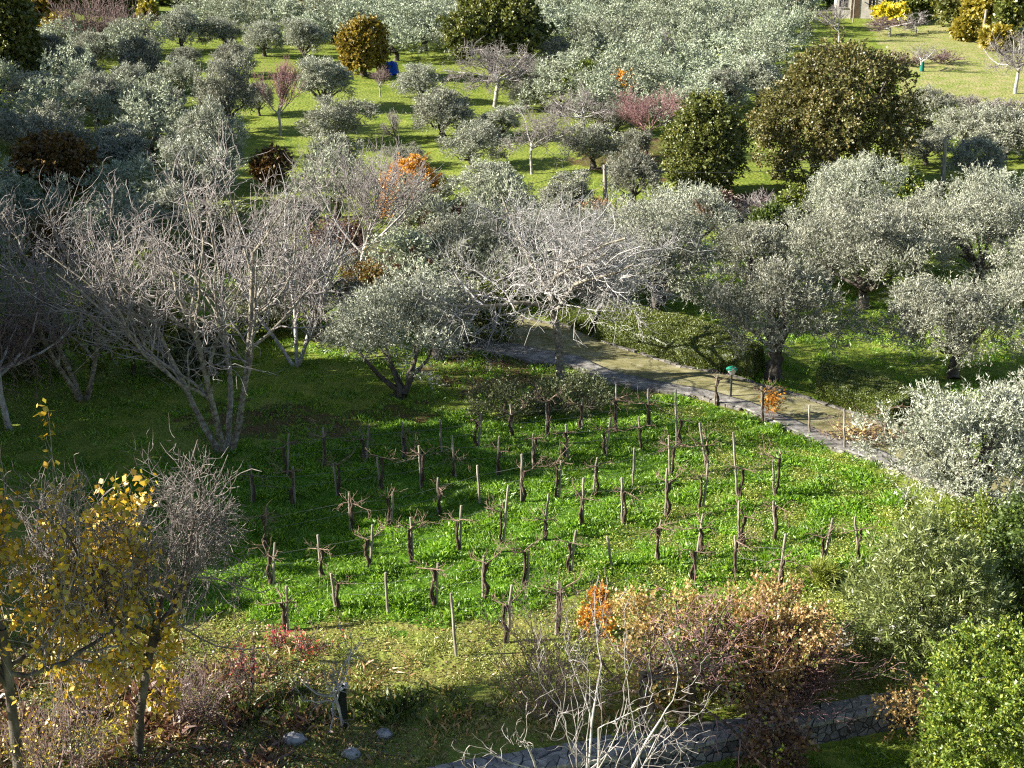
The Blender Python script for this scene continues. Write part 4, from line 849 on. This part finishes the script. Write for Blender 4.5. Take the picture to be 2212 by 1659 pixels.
# small persimmon with a black trunk wrap
wt = uniq('wrapped_tree', BA(556, 'spread', trunk_h=1.7, r=.05, dens=.42, tmin=.008), 743, 1575, 1335, 210, 'small bare tree with a black-wrapped trunk tied in white', 'tree', .5)
b = Bag(); zz = np.linspace(.02, 1.15, 8); b.tubes(np.stack([.01*np.sin(zz*5), 0*zz, zz], -1)[None], np.linspace(.07, .11, 8)[None], 9, 0, .05, rs(1)); obj('trunk_wrap', b.mesh('trunk_wrap', [noisemat('black_wrap', [(.008,.009,.009),(.03,.035,.03)], scale=12, rough=.45)]), wt)
b = Bag(); a = np.linspace(0, 2*PI, 15); b.tubes(np.stack([.11*np.cos(a), .11*np.sin(a), 1.16+.02*np.sin(3*a)], -1)[None], np.full((1, 15), .035), 6, 0, .2, rs(2)); obj('white_tie', b.mesh('white_tie', [noisemat('white_cloth', [(.55,.55,.58),(.75,.75,.78)], scale=9)]), wt)
for i, (bx, by, tp, wd, lb) in enumerate([(540,1510,1372,70,'rose bush with a few red leaves left of the wrapped tree'),(665,1420,1340,110,'low rose bush with red leaves touching the wrapped tree branches'),(600,1400,1345,50,'thin rose stem with red leaves by the lower left post')]):
    uniq('rose_bush', BA(560+i, 'bush', trunk_h=.8, r=.012, dens=.45, bark='vine', twig='purple', leaves='red', nleaf=160, ll=.07, lw=.05), bx, by, tp, wd, lb, 'rose')

# ------------------------------------------------------------------ clipped hedges
def hedge(ptsA, ptsB, h, seed, label):
    A = resample(wpoly(ptsA)[:, :2], 40); B = resample(wpoly(ptsB)[:, :2], 40); rng = rs(seed)
    u = np.array([0, 0, .04, .25, .5, .75, .96, 1, 1]); hz = np.array([0, .8, .95, 1, 1.02, 1, .95, .8, 0])*h
    XY = A[:, None]*(1-u)[:, None]+B[:, None]*u[:, None]; z = terrain(XY[..., 0], XY[..., 1])+hz*(1+.04*np.sin(np.arange(40)*.9))[:, None]
    z[0, 1:-1] = z[0, 0]+h*.3; z[-1, 1:-1] = z[-1, 0]+h*.3
    V = np.concatenate([XY, z[..., None]], -1)+rng.normal(size=(40, 9, 3))*.012
    cen = V.reshape(-1, 3).mean(0); base = g(ptsA[0][0], ptsA[0][1])
    i = np.arange(360).reshape(40, 9); F = np.stack([i[:-1, :-1], i[:-1, 1:], i[1:, 1:], i[1:, :-1]], -1).reshape(-1, 4)
    core = Bag().add(V-base, F, 0, np.full(len(F), .2), rng.uniform(size=len(F)))
    lf = Bag(); n = 42000
    P00 = V[:-1, :-1].reshape(-1, 3); P10 = V[1:, :-1].reshape(-1, 3); P01 = V[:-1, 1:].reshape(-1, 3); P11 = V[1:, 1:].reshape(-1, 3)
    nr = np.cross(P10-P00, P01-P00); ar = np.linalg.norm(nr, axis=1); nr = nrm(nr); nr[nr[:, 2] < -.05] *= -1
    k = rng.choice(len(ar), n, p=ar/ar.sum()); a, b_ = rng.uniform(size=(2, n, 1))
    P = (P00[k]*(1-a)+P10[k]*a)*(1-b_)+(P01[k]*(1-a)+P11[k]*a)*b_
    Nn = nr[k]; out = np.sign(((P-cen)*Nn).sum(-1))[:, None]; Nn = np.where(np.abs(Nn[:, 2:]) < .7, Nn*out, Nn)
    lum = patchy(P[:, 0]*2.2, P[:, 1]*2.2)
    P = P+Nn*(.01+.035*lum*rng.uniform(0, 1, n))[:, None]; Ax = nrm(Nn*.7+rdir(rng, n)+np.array([0, 0, .3]))
    lf.leaves(P-base, Ax, leaf_frames(rng, Ax), .07*rng.uniform(.7, 1.3, n), .045*rng.uniform(.7, 1.3, n), 0, rng.uniform(size=n), lum)
    r = thing('hedge', label, 'hedge', base)
    obj('foliage', lf.mesh('hedge_foliage', [M['hedge']]), r); obj('core', core.mesh('hedge_core', [M['hedge']]), r)
hedge([(1285,735),(1330,748),(1470,792),(1560,806),(1628,824)], [(1310,690),(1380,705),(1500,730),(1590,760),(1650,800)], .95, 61, 'long clipped green hedge left of the round olive')
hedge([(1765,862),(1800,880),(1850,897),(1925,925)], [(1765,820),(1830,832),(1900,850),(1990,890)], .75, 62, 'short clipped green hedge right of the round olive')
hedge([(1180,690),(1230,708),(1275,730)], [(1200,672),(1250,680),(1300,690)], .5, 63, 'low end of hedge behind the big bare tree trunk')

# ------------------------------------------------------------------ poles, cables, lamps and small things
def pole(bx, by, tx, ty, r, label):
    p = g(bx, by); h = height(p, ty); s = pxm(p); vx, _ = proj(np.array([p[0], p[1], p[2]+h])); dx = (tx-vx)/s
    t = np.linspace(0, 1, 8); P = np.stack([dx*t, 0*t, h*t], -1); b = Bag(); b.tubes(P[None], (r*(1.15-.4*t))[None], 10, 0, .03, rs(int(bx)))
    r_ = thing('utility_pole', label, 'utility pole', p, 0, 'wooden utility poles'); obj('shaft', b.mesh('pole_shaft', [M['post']]), r_)
    c = Bag()
    for k in (-1, 1): c.box((dx+.12*k, 0, h-.15), (.05, .05, .12)); c.box((dx+.06*k, 0, h-.22), (.14, .03, .03))
    obj('insulator', c.mesh('insulator', [noisemat('ceramic', [(.3,.3,.3),(.5,.5,.5)], bump=0, rough=.4)]), r_)
    return p+np.array([dx, 0, h-.1])
t1 = pole(1309, 476, 1306, 355, .13, 'upright wooden utility pole in the middle of the picture')
t2 = pole(2034, 422, 2043, 297, .13, 'pale utility pole leaning right beside the right-hand olives')
t3 = pole(2120, 92, 2131, 20, .14, 'far utility pole among the yellow trees at the top right')
def cable(a, c, sag, label, r=.014):
    t = np.linspace(0, 1, 30)[:, None]; P = a*(1-t)+c*t; P[:, 2] -= sag*4*(t*(1-t))[:, 0]
    b = Bag(); b.tubes((P-a)[None], np.full((1, 30), r), 5); tag(obj('overhead_cable', b.mesh('cable', [noisemat('cable', [(.05,.05,.05),(.12,.12,.12)], bump=0)]), None, a), label, 'cable', 'overhead cables')
cable(t1, t2, 1., 'thin overhead cable between the two nearer utility poles')
cable(t2, t2+np.array([30, -8, -1.]), .8, 'thin overhead cable leaving the leaning pole to the right')
cable(t1, t1+np.array([-32, -14, -2.]), .8, 'thin overhead cable leaving the upright pole to the left')
p = g(1577, 502); b = Bag(); b.tubes(np.array([[(0,0,0),(0,0,.6),(0,0,height(p,468))]]), np.full((1,3), .035), 6); tag(obj('metal_stake', b.mesh('stake', [noisemat('galvanised', [(.3,.3,.3),(.45,.45,.45)], bump=0)]), None, p), 'thin grey stake standing in the grass below the leafy green oak', 'stake')
# garden lamp with a green dome
p = g(1578, 860); H = height(p, 790); r_ = thing('garden_lamp', 'garden lamp with a green dome cap standing at the edge of the track', 'lamp', p)
b = Bag(); b.tubes(np.array([[(0,0,0),(0,0,H*.4),(0,0,H-.32)]]), np.array([[.045,.035,.035]]), 10); obj('post', b.mesh('lamp_post', [noisemat('dark_metal', [(.02,.022,.02),(.05,.055,.05)], rough=.5)]), r_)
zz = np.linspace(0, 1, 6); b = Bag(); b.tubes(np.stack([0*zz,0*zz,H-.32+zz*.16],-1)[None], (.1+.08*zz)[None], 16); obj('glass', b.mesh('lamp_glass', [noisemat('milky_glass', [(.5,.52,.5),(.65,.68,.65)], rough=.3, bump=0)]), r_)
zz = np.array([-.01, 0, .04, .09, .125, .14]); b = Bag(); b.tubes(np.stack([0*zz,0*zz,H-.15+zz],-1)[None], np.array([[.19,.225,.215,.16,.08,.004]]), 20); obj('lamp_shade', b.mesh('lamp_shade', [noisemat('green_enamel', [(.02,.22,.14),(.04,.34,.22)], rough=.35, bump=0)]), r_)
# blue tarpaulin over a heap
p = g(845, 160); W = 30/pxm(p); H = height(p, 134); rng = rs(70); n = 16
u = np.linspace(-1, 1, n); X, Y = np.meshgrid(u, u); Zt = H*(1-np.maximum(abs(X), abs(Y))**6*.95)+rng.normal(size=(n, n))*.04+.06*np.sin(X*7+Y*3)
V = np.stack([X*W/2*(1+.08*(1-Zt/H)), Y*.8, Zt], -1).reshape(-1, 3); i = np.arange(n*n).reshape(n, n)
tag(obj('tarpaulin', mesh('tarp', V, np.stack([i[:-1,:-1],i[:-1,1:],i[1:,1:],i[1:,:-1]],-1).reshape(-1,4), [noisemat('blue_tarp', [(.005,.06,.42),(.01,.12,.65)], scale=3, rough=.5)], smooth=True), None, p), 'bright blue tarpaulin covering a heap beside the round golden tree', 'tarpaulin')
# rocks
def rock(px, py, s, label, seed, grp='loose pale rocks'):
    rng = rs(seed); n, m = 9, 7; th = np.linspace(0, 2*PI, n, endpoint=False); ph = np.linspace(.05, PI-.05, m); T, Pp = np.meshgrid(th, ph)
    r = 1+.16*rng.normal(size=T.shape); V = np.stack([r*np.sin(Pp)*np.cos(T)*s, r*np.sin(Pp)*np.sin(T)*s*.8, r*np.cos(Pp)*s*.6], -1).reshape(-1, 3)
    i = np.arange(n*m).reshape(m, n); j = np.roll(i, -1, 1); F = np.stack([i[:-1], j[:-1], j[1:], i[1:]], -1).reshape(-1, 4)
    tag(obj('rock', mesh('rock', V, F, [M['rock']]), None, g(px, py)+np.array([0, 0, s*.25])), label, 'rock', grp)
for k, a in enumerate([(638,1602,.26,'flat grey rock near the bottom edge left of the wrapped tree'),(250,1505,.2,'grey rock beside the lower left trunk'),(760,1632,.22,'grey rock at the foot of the wrapped tree'),(830,1590,.2,'brownish rock right of the wrapped tree'),
    (2168,1290,.5,'big white rock half hidden by the right edge bush'),(1965,1462,.13,'small white stone above the wall by the corner bush'),(725,1535,.14,'small pale stone left of the wrapped tree trunk'),(2062,72,.55,'white beehive-like stone at the edge of the far trees')]): rock(*a, 80+k)
# heap of pruned vine wood and leaves on the track
p = g(1875, 950); rng = rs(90); b = Bag(); n = 150; P0 = np.stack([rng.normal(size=n)*.7, rng.normal(size=n)*.45, rng.uniform(0, .3, n)], -1)
for P, R in skel(rng, P0, rdir(rng, n)*np.array([1, 1, .35]), rng.uniform(.4, 1.1, n), np.full(n, .012), [dict(n=4, wig=.2, taper=.5, kids=2, ang=.5, ratio=.5), dict(n=3, wig=.2, taper=.6)]):
    P[..., 2] = np.abs(P[..., 2]); b.tubes(P, R, 4)
r_ = thing('brush_pile', 'pile of pruned vine canes and orange leaves at the end of the track', 'brush pile', p+np.array([0, 0, .08])); obj('canes', b.mesh('pruned_canes', [M['cane']]), r_)
n = 260; A = nrm(rdir(rng, n)*np.array([1, 1, .4])); b = Bag(); b.leaves(np.stack([rng.normal(size=n)*.5-.2, rng.normal(size=n)*.3, rng.uniform(.05, .4, n)], -1), A, leaf_frames(rng, A), np.full(n, .14), np.full(n, .11), 0, rng.uniform(size=n), rng.uniform(size=n)); obj('leaves', b.mesh('pile_leaves', [M['tan']]), r_)
# leftover orange leaves on one trackside vine
p = g(1665, 905); n = 220; A = nrm(rdir(rng, n)); b = Bag(); b.leaves(np.stack([rng.normal(size=n)*.2, rng.normal(size=n)*.15, .75+rng.normal(size=n)*.22], -1), A, leaf_frames(rng, A), np.full(n, .12), np.full(n, .1), 0, rng.uniform(size=n), rng.uniform(size=n))
t = Bag()
for P, R in skel(rng, [(0,0,0)]*4, [(.3,0,1),(-.1,.1,1),(.1,-.1,1),(.5,.1,1)], [1.]*4, [.014]*4, [dict(n=5, wig=.12, taper=.5, kids=4, ang=.6, ratio=.5), dict(n=3, wig=.2, taper=.6)]): t.tubes(P, R, 5)
put('young_vine', [('canes', t.mesh('young_canes', [M['cane']])), ('leaves', b.mesh('young_leaves', [M['orange']]))], p, 'young vine still carrying orange leaves beside the second trackside post', 'grapevine')

# ------------------------------------------------------------------ far farmhouse and pergola
def house():
    p = g(1855, 34); s = pxm(p); r_ = thing('farmhouse', 'small whitewashed farmhouse with tiled roof at the top right', 'house', p, -.15)
    L_, D_, Hh = 5.2, 4.2, 2.7
    wall = noisemat('whitewash', [(.42,.38,.34),(.62,.58,.53)], scale=2); dark = noisemat('dark_opening', [(.02,.02,.025),(.04,.04,.05)], rough=.3, bump=0)
    b = Bag(); b.box((0, 0, Hh/2-.2), (L_, D_, Hh+.4)); obj('wall', b.mesh('house_wall', [wall]), r_)
    V = np.array([(-L_/2-.3,-D_/2-.35,Hh),(L_/2+.3,-D_/2-.35,Hh),(L_/2+.3,0,Hh+1.1),(-L_/2-.3,0,Hh+1.1),(-L_/2-.3,D_/2+.35,Hh),(L_/2+.3,D_/2+.35,Hh)]); V2 = V+np.array([0,0,.12])
    F = np.array([(0,1,2,3),(3,2,5,4)]); F = np.concatenate([F[:, ::-1], F+6, [(0,6,7,1),(4,5,11,10),(0,3,9,6),(3,4,10,9),(1,7,8,2),(2,8,11,5)]])
    rf = obj('roof', mesh('house_roof', np.concatenate([V, V2]), F, [noisemat('old_tiles', [(.12,.07,.05),(.26,.15,.10)], scale=3, stretch=(4,1,1))]), r_)
    c = Bag(); c.box((1.2, .6, Hh+1.1), (.5, .5, 1.)); obj('chimney', c.mesh('chimney', [wall]), rf)
    c = Bag(); c.box((-.6, -D_/2-.02, 1.), (.9, .06, 2.)); obj('door', c.mesh('door', [noisemat('door_wood', [(.06,.04,.03),(.12,.08,.05)])]), r_)
    for x in (-1.9, 1.2):
        c = Bag(); c.box((x, -D_/2-.02, 1.5), (.8, .05, .9)); wn = obj('window', c.mesh('window', [dark]), r_)
        f = Bag(); f.box((x, -D_/2-.06, 1.02), (1., .1, .06)); f.box((x, -D_/2-.055, 1.5), (.05, .03, .9)); obj('window_frame', f.mesh('window_frame', [wall]), wn)
    p2 = g(1885, 46); pr = thing('pergola', 'wooden pergola of poles beside the farmhouse', 'pergola', p2, -.1)
    t = Bag()
    for x in (-2.2, 0, 2.2):
        for y in (-1.3, 1.3): q = Bag(); q.tubes(np.array([[(x,y,0),(x,y,1.2),(x,y,2.4)]]), np.full((1,3), .07), 7); obj('post', q.mesh('pergola_post', [M['post']]), pr)
    for y in (-1.3, 1.3): t.box((0, y, 2.47), (5, .12, .12))
    for x in np.linspace(-2.3, 2.3, 9): t.box((x, 0, 2.58), (.09, 3.2, .09))
    obj('roof_beams', t.mesh('roof_beams', [M['post']]), pr)
house()
p = g(150, -12); r_ = thing('farm_building', 'low pale building at the top left edge behind the brown thicket', 'building', p, .2)
b = Bag(); b.box((0, 3, 1.4), (16, 6, 3.4)); obj('wall', b.mesh('shed_wall', [noisemat('pale_plaster', [(.38,.36,.34),(.5,.48,.46)], scale=1)]), r_)
b = Bag(); b.box((0, 3, 3.2), (16.6, 6.8, .2)); obj('roof', b.mesh('shed_roof', [noisemat('grey_roof', [(.2,.18,.17),(.3,.27,.25)], scale=2)]), r_)
b = Bag(); b.box((2, -.02, 1.), (2., .08, 2.)); obj('door', b.mesh('shed_door', [noisemat('dark_door', [(.03,.03,.05),(.06,.06,.08)])]), r_)

# ------------------------------------------------------------------ unseen evergreens added beyond the left edge to throw shade over the left side
SH = [broad_parts(600+i, 7., 9., 1.2, 'oak_green', 150, cs=.95, ll=.42, lw=.32, nsp=10, nlf=8, r=.3, fork=2.) for i in range(3)]
SHT = [(-24,44,11.6),(-25.5,49.5,11),(-28,56,9.5),(-24.5,39.5,11),(-24,34.5,7.8),(-24,29,5.),(-30,62,9.5),(-33,69,11),(-37,76,12),(-41,85,12.5),(-46,95,13),(-51,106,11.5),(-58,120,12.5),(-66,135,12),(-72,149,15),(-79,164,16),(-86,181,17),(-94,201,17)]
for i, (x, y, h) in enumerate(SHT):
    put('evergreen_tree', SH[i % 3], (x, y, float(terrain(x, y))), 'tall unseen evergreen added beyond the left edge to cast shade', 'tree', 'added shade trees beyond the left edge', i*1.3, (h/9*.95, h/9*.95, h/9))
